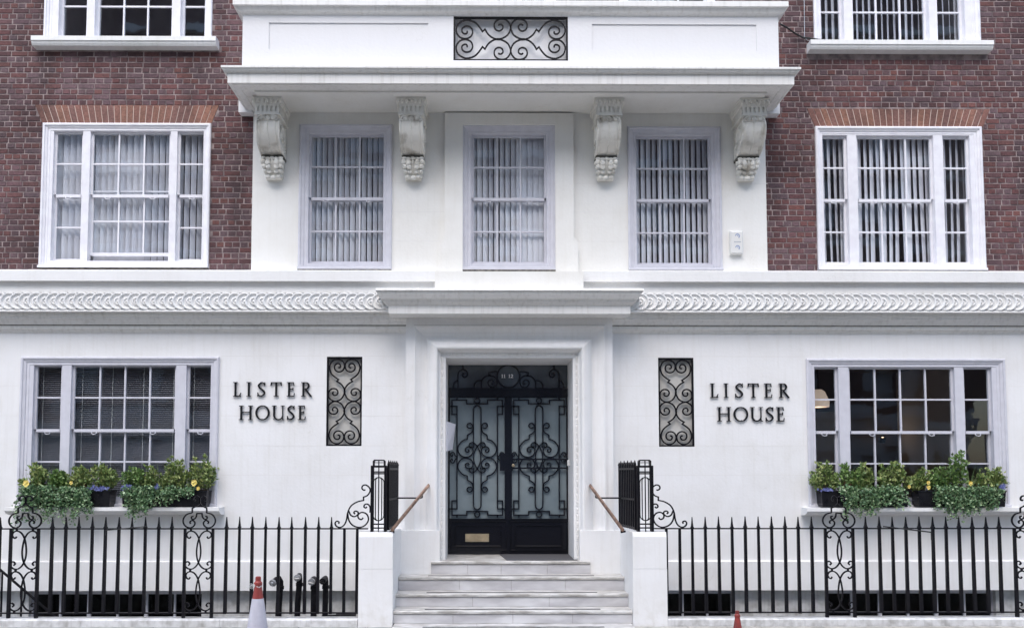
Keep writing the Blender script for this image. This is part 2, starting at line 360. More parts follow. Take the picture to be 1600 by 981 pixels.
# ---- 2-D line helpers
def cr(pts, n=6):
    P = [pts[0]] + list(pts) + [pts[-1]]; out = []
    for i in range(1, len(P) - 2):
        a, b, c, d = P[i - 1], P[i], P[i + 1], P[i + 2]
        for k in range(n):
            t = k / n
            out.append(tuple(.5 * (2 * b[j] + (c[j] - a[j]) * t + (2 * a[j] - 5 * b[j] + 4 * c[j] - d[j]) * t * t + (-a[j] + 3 * b[j] - 3 * c[j] + d[j]) * t ** 3) for j in (0, 1)))
    out.append(tuple(pts[-1])); return out
def sp(cx, cy, r0, r1, a0, a1, n=None):
    """spiral; angles in degrees, y down like the photograph: 0 right, 90 down"""
    n = n or max(6, int(abs(a1 - a0) / 22)); out = []
    for i in range(n + 1):
        t = i / n; r = r0 * (r1 / r0) ** t; a = R(a0 + (a1 - a0) * t); out.append((cx + r * math.cos(a), cy + r * math.sin(a)))
    return out
def ring(cx, cy, r, n=20): return [(cx + r * math.cos(2 * math.pi * i / n), cy + r * math.sin(2 * math.pi * i / n)) for i in range(n)]
# ================================================================== SETTING: ground
BY = 0.08          # brick wall plane
TOPZ = 9.6
XL, XR = -8.2, 8.2
m = MB(); m.box(-60, 60, -60, -4.2, -.5, -.12); tag(m.build('road', M['asphalt']), kind='structure')
pv = tag(MB().box(-60, 60, -4.2, -1.125, -.5, -.012).build('pavement', M['mortar']), kind='structure')
y = -1.13; row = 0
slabmesh = {}
while y > -4.1:
    d = .50 if row else .34; x = -8.3 + (row % 2) * .42
    while x < 8.3:
        wd = random.choice((.78, .9, .68)); a, b = x, min(x + wd, 8.35); key = (round(b - a, 3), d)
        cx, cy = (a + b) / 2, y - d / 2
        if not (abs(cx) < 1.75 + wd / 2 and y > -1.4 and False):
            if key not in slabmesh:
                q = MB(); hw, hd, c = (b - a) / 2 - .004, d / 2 - .004, .006
                q.add([(-hw, -hd, -.03), (hw, -hd, -.03), (hw, hd, -.03), (-hw, hd, -.03), (-hw, -hd, -c), (hw, -hd, -c), (hw, hd, -c), (-hw, hd, -c), (-hw + c, -hd + c, 0), (hw - c, -hd + c, 0), (hw - c, hd - c, 0), (-hw + c, hd - c, 0)],
                      [(0, 1, 5, 4), (1, 2, 6, 5), (2, 3, 7, 6), (3, 0, 4, 7), (4, 5, 9, 8), (5, 6, 10, 9), (6, 7, 11, 10), (7, 4, 8, 11), (8, 9, 10, 11)])
                me = bpy.data.meshes.new('paving_slab'); me.from_pydata(q.v, [], q.f); me.materials.append(M['paving']); slabmesh[key] = me
            link('paving_slab', slabmesh[key], (cx, cy, random.uniform(-.003, .002)), pv)
        x = b
    y -= d; row += 1
m = MB()
for k in range(14): m.cbox(-8.4 + k * 1.2, -8.4 + (k + 1) * 1.2 - .008, -4.35, -4.2, -.12, -.002, .006)
tag(m.build('kerb', M['paving']), kind='structure')
AREAZ = -1.9
tag(MB().box(XL, XR, -.93, .1, AREAZ - .2, AREAZ).build('lightwell_floor', M['areafloor']), kind='structure')
m = MB(); m.box(XL, XR, -.95, -.925, AREAZ - .2, -.02); tag(m.build('lightwell_retaining_wall', M['kerbw']), kind='structure')
# ================================================================== BUILDING
house = thing('town_house', 'brick town house with white stucco ground floor, balcony over the entrance and black double doors', 'building', (0, .3, 0))
ZB_T = Z(421, -.30)            # top of band course
ZSTUC_T = Z(131.5, -.82)                 # underside of balcony
BXS = (X(1200, 300, 0) - X(397, 300, 0)) / 2                    # half width of the first floor stucco
# ---- window rectangles (photograph pixels at their own planes)
def rect(px0, px1, py0, py1, y): # left, right, top, bottom
    mid = (py0 + py1) / 2
    return (X(px0, mid, y), X(px1, mid, y), Z(py1, y), Z(py0, y))
gw_y = -.005
GW = {'L': rect(30, 341, 558, 791, gw_y), 'R': rect(1261.5, 1573, 560, 792, gw_y)}
bw_y = BY - .012
BW = {'L': rect(64.5, 328, 195, 420, bw_y), 'R': rect(1275.5, 1536.5, 197, 422, bw_y)}
TW = {'L': rect(72, 333, -160, 67, bw_y), 'R': rect(1269.5, 1528, -158, 69, bw_y)}
SW = {'L': rect(467, 612.5, 196, 422, -.005), 'C': rect(722, 868.5, 196, 422.5, -.005), 'R': rect(981, 1127, 198, 423, -.005)}
UPW = {'L': (-2.75, -1.15, 7.45, TOPZ - .3), 'C': (-.65, .63, 7.45, TOPZ - .3), 'R': (1.50, 2.80, 7.45, TOPZ - .3)}
DOOR_Y = .67
OPX = 1.005 - .14
DX0, DX1 = X(698.5, 700, DOOR_Y), X(889.5, 700, DOOR_Y)
DZ1, DZ0 = Z(567, DOOR_Y), .652
AX0, AX1 = X(646, 600, -.15), X(946, 600, -.15)      # outer edge of doorcase moulding
AZ1 = Z(508.5, -.15)
INS = .415                                            # how far the moulding steps in to the opening
OX0, OX1, OZ1 = AX0 + INS, AX1 - INS, AZ1 - INS
# grilles in the ground floor wall
GR = {'L': rect(510, 565.5, 557.5, 696.5, 0), 'R': rect(1029, 1084.5, 558.5, 697.5, 0)}
# ---- ground floor wall
PL_T, PL_B = Z(877, -.02), Z(922, -.03)
holes = [(GW['L'][0] + .012, GW['L'][1] - .012, GW['L'][2], GW['L'][3] - .012), (GW['R'][0] + .012, GW['R'][1] - .012, GW['R'][2], GW['R'][3] - .012),
         (OX0 - .03, OX1 + .03, -.5, OZ1 + .03), GR['L'], GR['R']]
gwall = MB(); gwall.wall(XL, XR, PL_B - .001, ZB_T - .05, 0, holes, .22)
gw = gwall.build('stucco_wall', M['stucco'], house)
# recessed backs of the wall grilles and joints between stucco blocks (real grooves)
for k in 'LR':
    a, b, c, d = GR[k]; MB().box(a - .03, b + .03, .06, .12, c - .03, d + .03).build('grille_back', M['recess'], house)
# fine incised joints: shallow raised lips that catch light
jm = MB()
HJ = mat('hairline joint', (.74, .73, .71), .8)
def joint(mb, x0, x1, z, yf): MB().box(x0, x1, yf - .0014, yf + .002, z - .0026, z + .0026).build('stucco_joint', HJ, house)
for py, segs in ((603, ((345, 508), (566, 632), (960, 1028), (1086, 1258), (0, 30), (1574, 1600))), (649.5, ((345, 508), (566, 632), (960, 1028), (1086, 1258), (0, 28))), (696, ((345, 508), (566, 632), (960, 1028), (1086, 1262))),
                 (742, ((345, 576), (1024, 1262))), (556.5, ((345, 632), (960, 1258)))):
    for a, b in segs: joint(jm, X(a, py), X(b, py), Z(py), 0)
# plinth
def plinth_run(x0, x1):
    p = MB(); p.prism_x([(-.002, PL_T + .012), (-.03, PL_T), (-.03, PL_B), (.1, PL_B), (.1, PL_T + .012)], x0, x1)
    p.build('plinth', M['stucco'], house)
plinth_run(XL, -1.80); plinth_run(1.80, XR)
# basement wall and windows
bh = {'L': (X(45, 940, .1), X(315, 940, .1), AREAZ + .6, PL_B - .02), 'C': (X(1030, 940, .1), X(1146, 940, .1), AREAZ + .6, PL_B - .02), 'R': (X(1290, 940, .1), X(1556, 940, .1), AREAZ + .6, PL_B - .02)}
MB().wall(XL, XR, AREAZ, PL_B + .01, .10, list(bh.values()), .14).build('basement_wall', M['kerbw'], house)
for k, (a, b, c, d) in bh.items():
    wf = MB(); n = {'L': 6, 'C': 3, 'R': 6}[k]; yf = .17
    wf.box(a, b, yf, yf + .05, d - .05, d); wf.box(a, b, yf, yf + .05, c, c + .06)
    xs = [a + (b - a) * i / n for i in range(n + 1)]
    for i, x in enumerate(xs):
        h = .022 if i in (0, n, 2, 4) and k != 'C' else .012
        wf.box(max(a, x - h), min(b, x + h), yf - .003, yf + .053, c, d - .001)
    zm = c + (d - c) * .52; wf.box(a, b, yf + .003, yf + .047, zm - .02, zm + .02)
    f = wf.build('basement_window', M['frame'], house)
    for i in range(n):
        MB().box(xs[i], xs[i + 1], yf + .022, yf + .026, zm, d - .04).build('pane', M['glass_b'], f)
        MB().box(xs[i], xs[i + 1], yf + .022, yf + .026, c + .05, zm).build('pane', M['glass_b'], f)
    MB().wall(a - .1, b + .1, c - .1, d + .1, .24, [(a, b, c, d)], .02)
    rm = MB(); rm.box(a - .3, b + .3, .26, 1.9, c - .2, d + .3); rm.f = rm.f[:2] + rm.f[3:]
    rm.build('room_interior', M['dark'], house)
# ---- first floor stucco wall
holes = [(r[0] + .012, r[1] - .012, r[2] + .0, r[3] - .012) for r in SW.values()]
MB().wall(-BXS, BXS, ZB_T - .3, ZSTUC_T + .02, 0, holes, .2).add([(-BXS, 0, ZB_T - .3), (-BXS, .2, ZB_T - .3), (-BXS, .2, ZSTUC_T), (-BXS, 0, ZSTUC_T), (BXS, 0, ZB_T - .3), (BXS, .2, ZB_T - .3), (BXS, .2, ZSTUC_T), (BXS, 0, ZSTUC_T)], [(0, 1, 2, 3), (4, 7, 6, 5)]).build('upper_stucco_wall', M['stucco_up'], house)
jm = MB()
for py, segs in ((286.5, ((398, 466), (614, 694), (897, 980), (1128, 1199))), (331.5, ((614, 694), (897, 980))), (377, ((614, 690), (900, 980)))):
    for a, b in segs: joint(jm, X(a, py), X(b, py), Z(py), 0)
# raised surround of the centre window
def ps(px, py): q = at(px, py, -.035); return (q.x, q.z)
a, b, c, d = SW['C']
xo0, xo1 = ps(695, 280)[0], ps(896, 280)[0]; xb0, xb1 = ps(688, 400)[0], ps(903, 400)[0]; zt = Z(178, -.035); zk = Z(380, -.035); zk2 = Z(371, -.035); zb = ZB_T - .01
sm = MB()
sm.prism_y([(a + .01, zb), (a + .01, d), (xo0, d), (xo0, zk2), (xb0 + .005, zk), (xb0, zk - .03), (xb0, zb)], -.06, .01)
sm.prism_y([(b - .01, zb), (xb1, zb), (xb1, zk - .03), (xb1 - .005, zk), (xo1, zk2), (xo1, d), (b - .01, d)], -.06, .01)
sm.box(xo0, xo1, -.061, .01, d - .012, zt)
sm.build('window_surround', M['stucco_up'], house)
# ---- brick walls with English bond
C_H, C_P = .0625, .0745
def brick_bg(name, x0, x1, z0, z1, holes):
    return MB().wall(x0, x1, z0, z1, BY, holes, .2).build(name, M['mortar'], house)
wholes = {}
for k in 'LR': wholes[k] = [(BW[k][0] + .01, BW[k][1] - .01, BW[k][2], BW[k][3] - .01), (TW[k][0] + .01, TW[k][1] - .01, TW[k][2], TW[k][3])]
uh = [(r[0] + .01, r[1] - .01, r[2], r[3]) for r in UPW.values()]
bricks = {'L': brick_bg('brick_wall', XL, -BXS + .02, ZB_T - .3, TOPZ, wholes['L']), 'R': brick_bg('brick_wall', BXS - .02, XR, ZB_T - .3, TOPZ, wholes['R']),
          'C': brick_bg('brick_wall', -BXS + .02, BXS - .02, ZSTUC_T + .02, TOPZ, uh)}
ARCH = {}
for k, (t0, t1, b0, b1, py0, py1) in {'L': (54.5, 342.5, 66, 331, 166.5, 192), 'R': (1260, 1547, 1272.5, 1536, 169, 195)}.items():
    ARCH[k] = (X(t0, py0, BY), X(t1, py0, BY), X(b0, py1, BY), X(b1, py1, BY), Z(py0, BY), BW[k][3] + .004)
cand = []
def cut_row(x0, x1, z, k):
    """free stretches of a course between openings"""
    segs = [(x0, x1)]; zc0, zc1 = z, z + C_H; blocks = []
    for h in (wholes[k] if k in wholes else uh):
        if h[2] < zc1 - .01 and h[3] > zc0 + .01: blocks.append((h[0] - .012, h[1] + .012))
    if k in ARCH:
        A = ARCH[k]
        if A[5] < zc1 - .012 and A[4] > zc0 + .012:
            t = min(1, max(0, (z + C_H / 2 - A[5]) / (A[4] - A[5]))); blocks.append((A[2] + (A[0] - A[2]) * t - .006, A[3] + (A[1] - A[3]) * t + .006))
        sx = TW[k]
        if z + C_H > sx[2] - .14 and z < sx[2]: blocks.append((sx[0] - .1, sx[1] + .1))
    for b0, b1 in blocks:
        ns = []
        for s0, s1 in segs:
            if b1 <= s0 or b0 >= s1: ns.append((s0, s1)); continue
            if b0 > s0: ns.append((s0, b0))
            if b1 < s1: ns.append((b1, s1))
        segs = ns
    return segs
def lay(k, x0, x1, z0, z1):
    z = z0; r = 0
    while z < z1:
        for s0, s1 in cut_row(x0, x1, z, k):
            hdr = r % 2 == 0; L = .1065 if hdr else .2225; x = -9.0 + (0 if hdr else .055)
            while x < s1:
                wd = L
                wd = L + random.uniform(-.005, .005); a, b = max(x, s0), min(x + wd - random.choice((.009, .0125, .0125, .016)), s1)
                if b - a > .03: cand.append((k, a, b, z + random.uniform(-.0012, .0012), b - a > .2))
                x += wd
        z += C_P; r += 1
z0b = ZB_T - .3 + .02
zst = z0b + math.ceil((ZB_T - z0b) / C_P - 1) * C_P
lay('L', XL, -BXS - .004, zst, TOPZ - .05); lay('R', BXS + .004, XR, zst, TOPZ - .05); lay('C', -BXS, BXS, zst + 45 * C_P, TOPZ - .05)
def brick_geo(mb, a, b, z, seed=True):
    j = (lambda: random.uniform(-.0016, .0016)) if seed else (lambda: 0)
    c = .004; yp = BY - .004 - random.uniform(0, .003); x0, x1, z0_, z1_ = a, b, z, z + C_H
    mb.add([(x0 + c + j(), yp, z0_ + c + j()), (x1 - c + j(), yp, z0_ + c + j()), (x1 - c + j(), yp, z1_ - c + j()), (x0 + c + j(), yp, z1_ - c + j()),
            (x0, BY + .002, z0_), (x1, BY + .002, z0_), (x1, BY + .002, z1_), (x0, BY + .002, z1_)],
           [(0, 1, 2, 3), (4, 5, 1, 0), (5, 6, 2, 1), (6, 7, 3, 2), (7, 4, 0, 3)])
def vis(c):   # inside the photograph
    p = Vector(((c[1] + c[2]) / 2, BY, c[3])); q = RM.transposed() @ (p - EYE)
    u, v = PPX + F_PX * q.x / -q.z, PPY - F_PX * q.y / -q.z
    return 5 < u < 1595 and 5 < v < 415 and not (350 < u < 1250 and v < 112)
full = [c for c in cand if c[4] and c[0] != 'C' and vis(c)]
random.shuffle(full)
# bricks nearest the camera axis show largest
full.sort(key=lambda c: (abs((c[1] + c[2]) / 2) + abs(c[3] - 3)))
NPART = 240; pick = set(id(c) for c in full[:NPART])
smesh = []
for i in range(6):
    q = MB(); brick_geo(q, -.105, .105, 0); me = bpy.data.meshes.new('brick'); me.from_pydata([(v[0], v[1] - BY, v[2]) for v in q.v], [], q.f); me.materials.append(M['brick']); smesh.append(me)
rest = {'L': MB(), 'R': MB(), 'C': MB()}
for c in cand:
    if id(c) in pick: link('brick', random.choice(smesh), ((c[1] + c[2]) / 2, BY, c[3]), bricks[c[0]])
    else: brick_geo(rest[c[0]], c[1], c[2], c[3])
for k, q in rest.items(): tag(q.build('brickwork', M['brick'], bricks[k]), kind='stuff')
for k, A in ARCH.items():
    arch = MB().box(A[2] + .02, A[3] - .02, BY - .002, BY + .002, A[5] + .002, A[4] - .01).build('flat_arch', M['lightmortar'], house); N = 28
    for i in range(N):
        t0, t1 = i / N, (i + 1) / N; g = .0055
        p = [(A[2] + (A[3] - A[2]) * t0 + g, A[5]), (A[2] + (A[3] - A[2]) * t1 - g, A[5]), (A[0] + (A[1] - A[0]) * t1 - g, A[4]), (A[0] + (A[1] - A[0]) * t0 + g, A[4])]
        MB().prism_y(p, BY - .005 - random.uniform(0, .002), BY + .001).build('brick', M['rubbed'], arch)
# ---- band course with carved frieze
def band(x0, x1):
    zA, zA2 = Z(421, -.34), Z(438.5, -.34); zB2 = Z(456, -.20); zC, zC2 = Z(455, -.24), Z(487.5, -.24); zD = Z(493.5, -.15)
    zE0, zE1 = Z(495, -.15), Z(508, -.085); zF1 = Z(519, -.03)
    p = [(.1, zA), (-.34, zA - .002), (-.34, zA2), (-.20, zA2), (-.20, zC), (-.245, zC), (-.245, zC - .028), (-.222, zC - .03), (-.222, zC2 + .03), (-.245, zC2 + .028), (-.25, zC2), (-.17, zC2 - .004), (-.17, zE0 + .006),
         (-.155, zE0 - .004), (-.15, zE0 - .03), (-.125, (zE0 + zE1) / 2), (-.085, zE1), (-.07, zE1), (-.07, zE1 - .012), (-.06, zE1 - .05), (-.03, zF1 + .01), (-.014, zF1), (-.014, zF1 - .012), (.0, zF1 - .013), (.1, zF1 - .013)]
    b = MB(); b.prism_x([(.1, zC + .001)] + p[4:], x0, x1); o = b.build('band_course', M['trim'], house)
    ux0, ux1 = (x0, UPX[0]) if x0 < 0 else (UPX[1], x1)
    b = MB(); b.prism_x([(.1, zA), (-.285, zA), (-.30, zA - .012), (-.30, zA2), (-.235, zA2 + .002), (-.235, zC - .002), (.1, zC - .002)], ux0, ux1); b.build('sill_band', M['frieze'], house)
    return o, zC - .03, zC2 + .03
UPX = (X(679, 430, -.36), X(912, 430, -.36))
HX0, HX1 = X(600, 480, -.24), X(992, 480, -.24)
for sx in (-1, 1):  # thin dark strips along the band course grooves
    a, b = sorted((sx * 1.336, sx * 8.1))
    MB().box(a, b, -.1535, -.12, Z(494.6, -.15), Z(492.6, -.15)).build('dark_groove_strip', M['soot_and_shadow'], house)
    MB().box(a, b, -.0865, -.05, Z(508.9, -.085), Z(508.0, -.085)).build('dark_groove_strip', M['soot_and_shadow'], house)
for k in 'LCR':  # dark strips paint the gap shadow under the first floor window sills
    q = SW[k]; MB().box(q[0] + .002, q[1] - .002, -.052, .0, q[2] - .014, q[2] - .0005).build('sill_gap_shadow', M['soot_and_shadow'], house)
for q in list(BW.values()): MB().box(q[0] + .002, q[1] - .002, BY - .055, BY, q[2] - .010, q[2] - .001).build('sill_gap_shadow', M['soot_and_shadow'], house)
bl, fz1, fz0 = band(XL, -1.335); br, _, _ = band(1.335, XR)
fc = (fz0 + fz1) / 2; fr = (fz1 - fz0) / 2 * 1.06
q = MB(); q.lathe([(fr, 0), (fr, .018), (fr * .97, .024), (fr * .86, .024), (fr * .80, .014), (fr * .76, .004), (fr * .50, .003), (fr * .44, .017), (fr * .36, .021), (fr * .31, .012), (fr * .27, .004), (fr * .16, .008), (fr * .12, .022), (fr * .05, .026)], (0, 0, 0), 'y', 28)
rme = bpy.data.meshes.new('roundel'); rme.from_pydata(q.v, [], q.f); rme.materials.append(M['frieze']); rme.polygons.foreach_set('use_smooth', [True] * len(rme.polygons))
try: rme.set_sharp_from_angle(angle=R(50))
except Exception: pass
pitch = .1165; tilt = math.asin(.021 / pitch)
x = -1.45 - .12
while x > XL + .1: link('roundel', rme, (x, -.232, fc), bl, (0, 0, tilt)); x -= pitch
x = 1.45 + .12
while x < XR - .1: link('roundel', rme, (x, -.232, fc), br, (0, 0, -tilt)); x += pitch
# block under the centre window, standing on the door hood
bk = MB(); a, b = X(679.5, 440, -.36), X(911.5, 440, -.36); bk.box(a, b, -.375, 0, Z(455, -.36) - .05, Z(424, -.375)); bk.build('hood_block', M['stucco_up'], house)
# ---- door hood
hz = [Z(p, -.5) for p in (453, 456.5, 462, 468, 471, 476.5, 489)]
h = MB()
hx0, hx1 = X(607, 480, -.46) + .46, X(985, 480, -.46) - .46
prof = [(.60, hz[0]), (.61, hz[1]), (.59, hz[1] - .004), (.575, hz[2]), (.545, hz[3]), (.52, hz[3] - .01), (.515, hz[4]), (.48, hz[5] + .01), (.46, hz[5]), (.46, hz[6])]
h.wrap(prof, hx0, hx1, .05)
h.build('door_hood', M['trim'], house)
# ---- doorcase: flat outer frame plus mitred bolection moulding
dc = MB(); fx0, fx1 = X(634, 600, -.15), X(957.5, 600, -.15); fzt = hz[6] + .01; DLZ = 1.02
dc.box(fx0, AX0 + .004, -.15, .02, DLZ, fzt); dc.box(AX1 - .004, fx1, -.15, .02, DLZ, fzt); dc.box(AX0 + .004, AX1 - .004, -.1495, .02, AZ1 - .004, fzt)
prof = [(0, .15), (.0, .172), (.022, .172), (.024, .158), (.05, .142), (.09, .122), (.13, .11), (.16, .108), (.175, .115), (.20, .148), (.235, .178), (.27, .195), (.293, .20), (.308, .194), (.318, .178), (.325, .145), (.335, .12), (.35, .108), (.352, .098), (.388, .098), (.39, .09), (INS, .088), (INS, -DOOR_Y + .02)]
dc.frame(prof, AX0, AX1, DLZ - .4, AZ1, 0, closed=False)
MB().box(AX0 + .004, AX1 - .004, -.1512, -.14, AZ1 + .001, AZ1 + .006).build('dark_fillet_line', M['soot_and_shadow'], house)  # thin dark line along the top fillet of the doorcase
dcase = dc.build('doorcase', M['trim'] if False else M['stucco'], house)
# bead and reel enrichment
bm = MB(); t = .37
zz = DZ0 + .03; k = 0
while zz < AZ1 - t:
    for sx in (AX0 + t, AX1 - t):
        if k % 3: bm.blob((sx, -.10, zz), (.013, .010, .008), 6, 4)
        else: bm.blob((sx, -.10, zz), (.013, .012, .026), 6, 4)
    zz += .022 if k % 3 else .045; k += 1
x = AX0 + t; k = 0
while x < AX1 - t:
    if k % 3: bm.blob((x, -.10, AZ1 - t), (.008, .010, .013), 6, 4)
    else: bm.blob((x, -.10, AZ1 - t), (.026, .012, .013), 6, 4)
    x += .022 if k % 3 else .045; k += 1
bm.build('bead_moulding', M['trim'], house)
# ---- balcony
def zs(py, d): return Z(py, -d)
bal = MB()
cz = [zs(103.5, .88), zs(107, .88), zs(116, .82), zs(131, .82)]
X0 = (X(1254, 105, -.885) - X(347, 105, -.885)) / 2 - .885; X0b = (X(1219.5, 70, -.67) - X(381.5, 70, -.67)) / 2 - .67
prof = [(.86, cz[0]), (.885, cz[0] - .004), (.885, cz[1]), (.87, cz[1] - .006), (.862, cz[1] - .025), (.845, cz[1] - .04), (.835, cz[1] - .042), (.832, cz[2] + .01), (.82, cz[2]), (.82, cz[3]), (.80, cz[3]), (.79, cz[3] + .008), (.78, ZSTUC_T + .0), (.70, ZSTUC_T + .0), (.69, ZSTUC_T + .012), (.0, ZSTUC_T + .014)]
bal.wrap(prof, -X0, X0, BY)
balc = bal.build('balcony_cornice', M['trim'], house)
sf = MB(); sf.box(-X0 - .55, X0 + .55, -.60, BY, ZSTUC_T - .012, ZSTUC_T + .012); sf.build('soffit_panel', M['stucco_up'], house)
par = MB(); pz0 = cz[0] - .02; pz1 = zs(25, .67); pd = .67
gp = at(708.5, 60, -pd), at(887.5, 60, -pd); gz0, gz1 = zs(95, pd), zs(26, pd)
gh = (gp[0].x, gp[1].x, gz0, gz1)
PX0 = X0b + pd
pl = [(X(420, 60, -pd), X(669, 60, -pd), zs(79, pd), zs(37, pd)), (X(925, 60, -pd), X(1182, 60, -pd), zs(80, pd), zs(37.5, pd))]
par.wall(-PX0, PX0, pz0, pz1 + .05, -pd, [gh] , .06)
par2 = MB()
par = MB(); par.wall(-PX0, PX0, pz0, pz1 + .05, -pd, [gh] + pl, .10)
for q in pl: par.quad((q[0], -pd + .014, q[2]), (q[1], -pd + .014, q[2]), (q[1], -pd + .014, q[3]), (q[0], -pd + .014, q[3]))
par.quad((gh[0], -pd + .1, gh[2]), (gh[1], -pd + .1, gh[2]), (gh[1], -pd + .1, gh[3]), (gh[0], -pd + .1, gh[3]))
for sx in (-1, 1): par.quad((sx * PX0, -pd, pz0), (sx * PX0, BY, pz0), (sx * PX0, BY, pz1 + .05), (sx * PX0, -pd, pz1 + .05))
par.quad((-PX0, -pd + .2, pz0), (PX0, -pd + .2, pz0), (PX0, -pd + .2, pz1 + .05), (-PX0, -pd + .2, pz1 + .05))
par.wrap([(pd + .02, pz0), (pd + .02, pz0 + .085), (pd + .005, pz0 + .11), (pd, pz0 + .112)], -X0b, X0b, BY)
par.build('parapet', M['parapet'], house)
cp = MB(); zc0, zc1, zc2 = zs(2.5, .74), zs(11, .74), pz1
cp.wrap([(pd + .09, zc0), (pd + .10, zc0 - .01), (pd + .10, zc1), (pd + .075, zc1 - .004), (pd + .05, zc1 - .05), (pd + .02, zc2 + .015), (pd + .001, zc2), (pd + .001, zc2 - .006)], -X0b, X0b, BY)
cp.build('coping', M['trim'], house)
for sx in (-1, 1):
    a, b = sorted((sx * (BXS + .002), sx * (BXS + .185))); MB().box(a, b, -.06, BY, Z(177, -.05), Z(150, -.05)).build('cornice_return', M['parapet'], house)
# ---- scroll corbels
ZC0, ZC1, ZC2 = ZSTUC_T - .012, Z(246, -.16), Z(280, -.09)
def zfit(z): return ZC0 + (ZC0 - ZC1) / .67 * z if z > -.67 else ZC1 + (ZC1 - ZC2) / .285 * (z + .67)
def corbel(cx):
    hw = .155; zt = 0.
    def fin(mb):
        mb.v = [(x, y * .69, zfit(z)) for x, y, z in mb.v]; return mb
    body = MB()
    curve = [(.60, zt - .27), (.625, zt - .31), (.635, zt - .36), (.625, zt - .42), (.592, zt - .475), (.535, zt - .53), (.455, zt - .575), (.365, zt - .61), (.28, zt - .635), (.20, zt - .65)]
    P = [(.02, zt - .27)] + curve + [(.02, zt - .66)]
    body.prism_x([(-d, z) for d, z in P], cx - hw + .012, cx + hw - .012)
    for s_ in (-1, 1):   # outer fillets following the front curve
        for off, r in ((hw - .012, .014), (hw - .055, .007)):
            pts = [(cx + s_ * off, -d - .004, z) for d, z in curve]; body.tube(pts, r, 6)
        # volute on the cheek of the bracket
        sx = cx + s_ * (hw - .012)
        vp = []
        for i in range(46):
            a = R(200 - i * 17); r = .158 * (.93 ** i) ; vp.append((sx + s_ * .006, -(.43 + r * math.cos(a)), zt - .43 + r * math.sin(a) * 1.08))
        body.tube(vp, [.024 - .00036 * i for i in range(46)], 6)
        body.blob((sx, -.43, zt - .43), (.022, .03, .03))
        vp = [(sx + s_ * .006, -(.2 + .09 * (.9 ** i) * math.cos(R(40 + i * 20))), zt - .57 + .075 * (.9 ** i) * math.sin(R(40 + i * 20))) for i in range(22)]
        body.tube(vp, .011, 6)
    root = fin(body).build('corbel', M['stone'], house, smooth=True)
    ab = MB()
    ab.wrap([(.0, zt), (.0, zt - .03), (-.012, zt - .035), (-.018, zt - .075), (-.03, zt - .09), (-.03, zt - .10)], cx - hw - .035, cx + hw + .035, 0, -.69)
    for i in range(7):
        x = cx - hw - .014 + i * (2 * hw + .028) / 6; ab.blob((x, -.70, zt - .055), (.019, .022, .027), 8, 5)
    for s_ in (-1, 1):
        for i in range(11): ab.blob((cx + s_ * (hw + .026), -.66 + i * .06, zt - .055), (.018, .02, .026), 6, 4)
    fin(ab).build('abacus', M['stone_c'], root, smooth=True)
    fl = MB(); z0_, z1_ = zt - .205, zt - .10
    fl.box(cx - hw, cx + hw, -.635, 0, z0_, z1_)
    n = 5
    for i in range(n + 1):
        x = cx - hw + .014 + i * (2 * hw - .028) / n; fl.box(x - .014, x + .014, -.66, -.63, z0_ + .0, z1_)
    fl.box(cx - hw, cx + hw, -.663, -.6, z0_ + .0, z0_ + .022); fl.box(cx - hw, cx + hw, -.659, -.6, z1_ - .012, z1_ - .001)
    for s_ in (-1, 1):
        for i in range(7): fl.box(cx + s_ * hw, cx + s_ * (hw + .012), -.62 + i * .085, -.58 + i * .085, z0_, z1_ - .001)
    fl.box(cx - hw - .01, cx + hw + .01, -.668, 0, z0_ - .022, z0_ - .001)
    fin(fl).build('fluted_block', M['stone_c'], root)
    ac = MB()   # rolled leaf under the block
    for k_, wx in ((-.072, .045), (.0, .036), (.072, .045)):
        ac.blob((cx + k_, -.612, zt - .256), (wx, .045, .038), 10, 8)
    for s_ in (-1, 1):
        ac.tube([(cx + s_ * .03, -.645, zt - .238), (cx + s_ * .075, -.655, zt - .232), (cx + s_ * .12, -.645, zt - .248), (cx + s_ * .135, -.635, zt - .278), (cx + s_ * .115, -.64, zt - .296), (cx + s_ * .10, -.642, zt - .28)], [.008, .011, .013, .012, .010, .006], 6)
        ac.tube([(cx + s_ * .012, -.64, zt - .24), (cx + s_ * .03, -.652, zt - .268), (cx + s_ * .012, -.645, zt - .298)], [.006, .010, .006], 6)
    ac.box(cx - .125, cx + .125, -.62, 0, zt - .30, zt - .225)
    fin(ac).build('rolled_leaf', M['stone'], root, smooth=True)
    bd = MB()
    pts = []
    for i in range(len(curve) - 1):
        for t in (0, .34, .67): pts.append((curve[i][0] + (curve[i + 1][0] - curve[i][0]) * t, curve[i][1] + (curve[i + 1][1] - curve[i][1]) * t))
    for d, z in pts: bd.blob((cx, -d - .004, z), (.010, .010, .009), 6, 4)
    fin(bd).build('bead_string', M['stone'], root, smooth=True)
    gr = MB(); gr.box(cx - hw + .012, cx + hw - .012, -.245, 0, zt - .688, zt - .652); fin(gr).build('groove', M['soot_and_shadow'], root)
    lf = MB()
    prof = [(.02, zt - .68), (.24, zt - .68), (.27, zt - .71), (.275, zt - .75), (.255, zt - .80), (.215, zt - .85), (.18, zt - .89), (.14, zt - .93), (.08, zt - .955), (.02, zt - .95)]
    lf.prism_x([(-d + .02, z) for d, z in prof], cx - .105, cx + .105)
    def dd(t): return .262 - .135 * t * t - .02 * t
    lf.tube([(cx, -dd(t / 6) - .008, zt - .70 - .22 * t / 6) for t in range(7)], [.014, .014, .013, .012, .011, .010, .009], 6)
    for j in range(5): lf.blob((cx - .112 + .056 * j, -.268, zt - .698 - (j % 2) * .006), (.036, .024, .024), 8, 6)
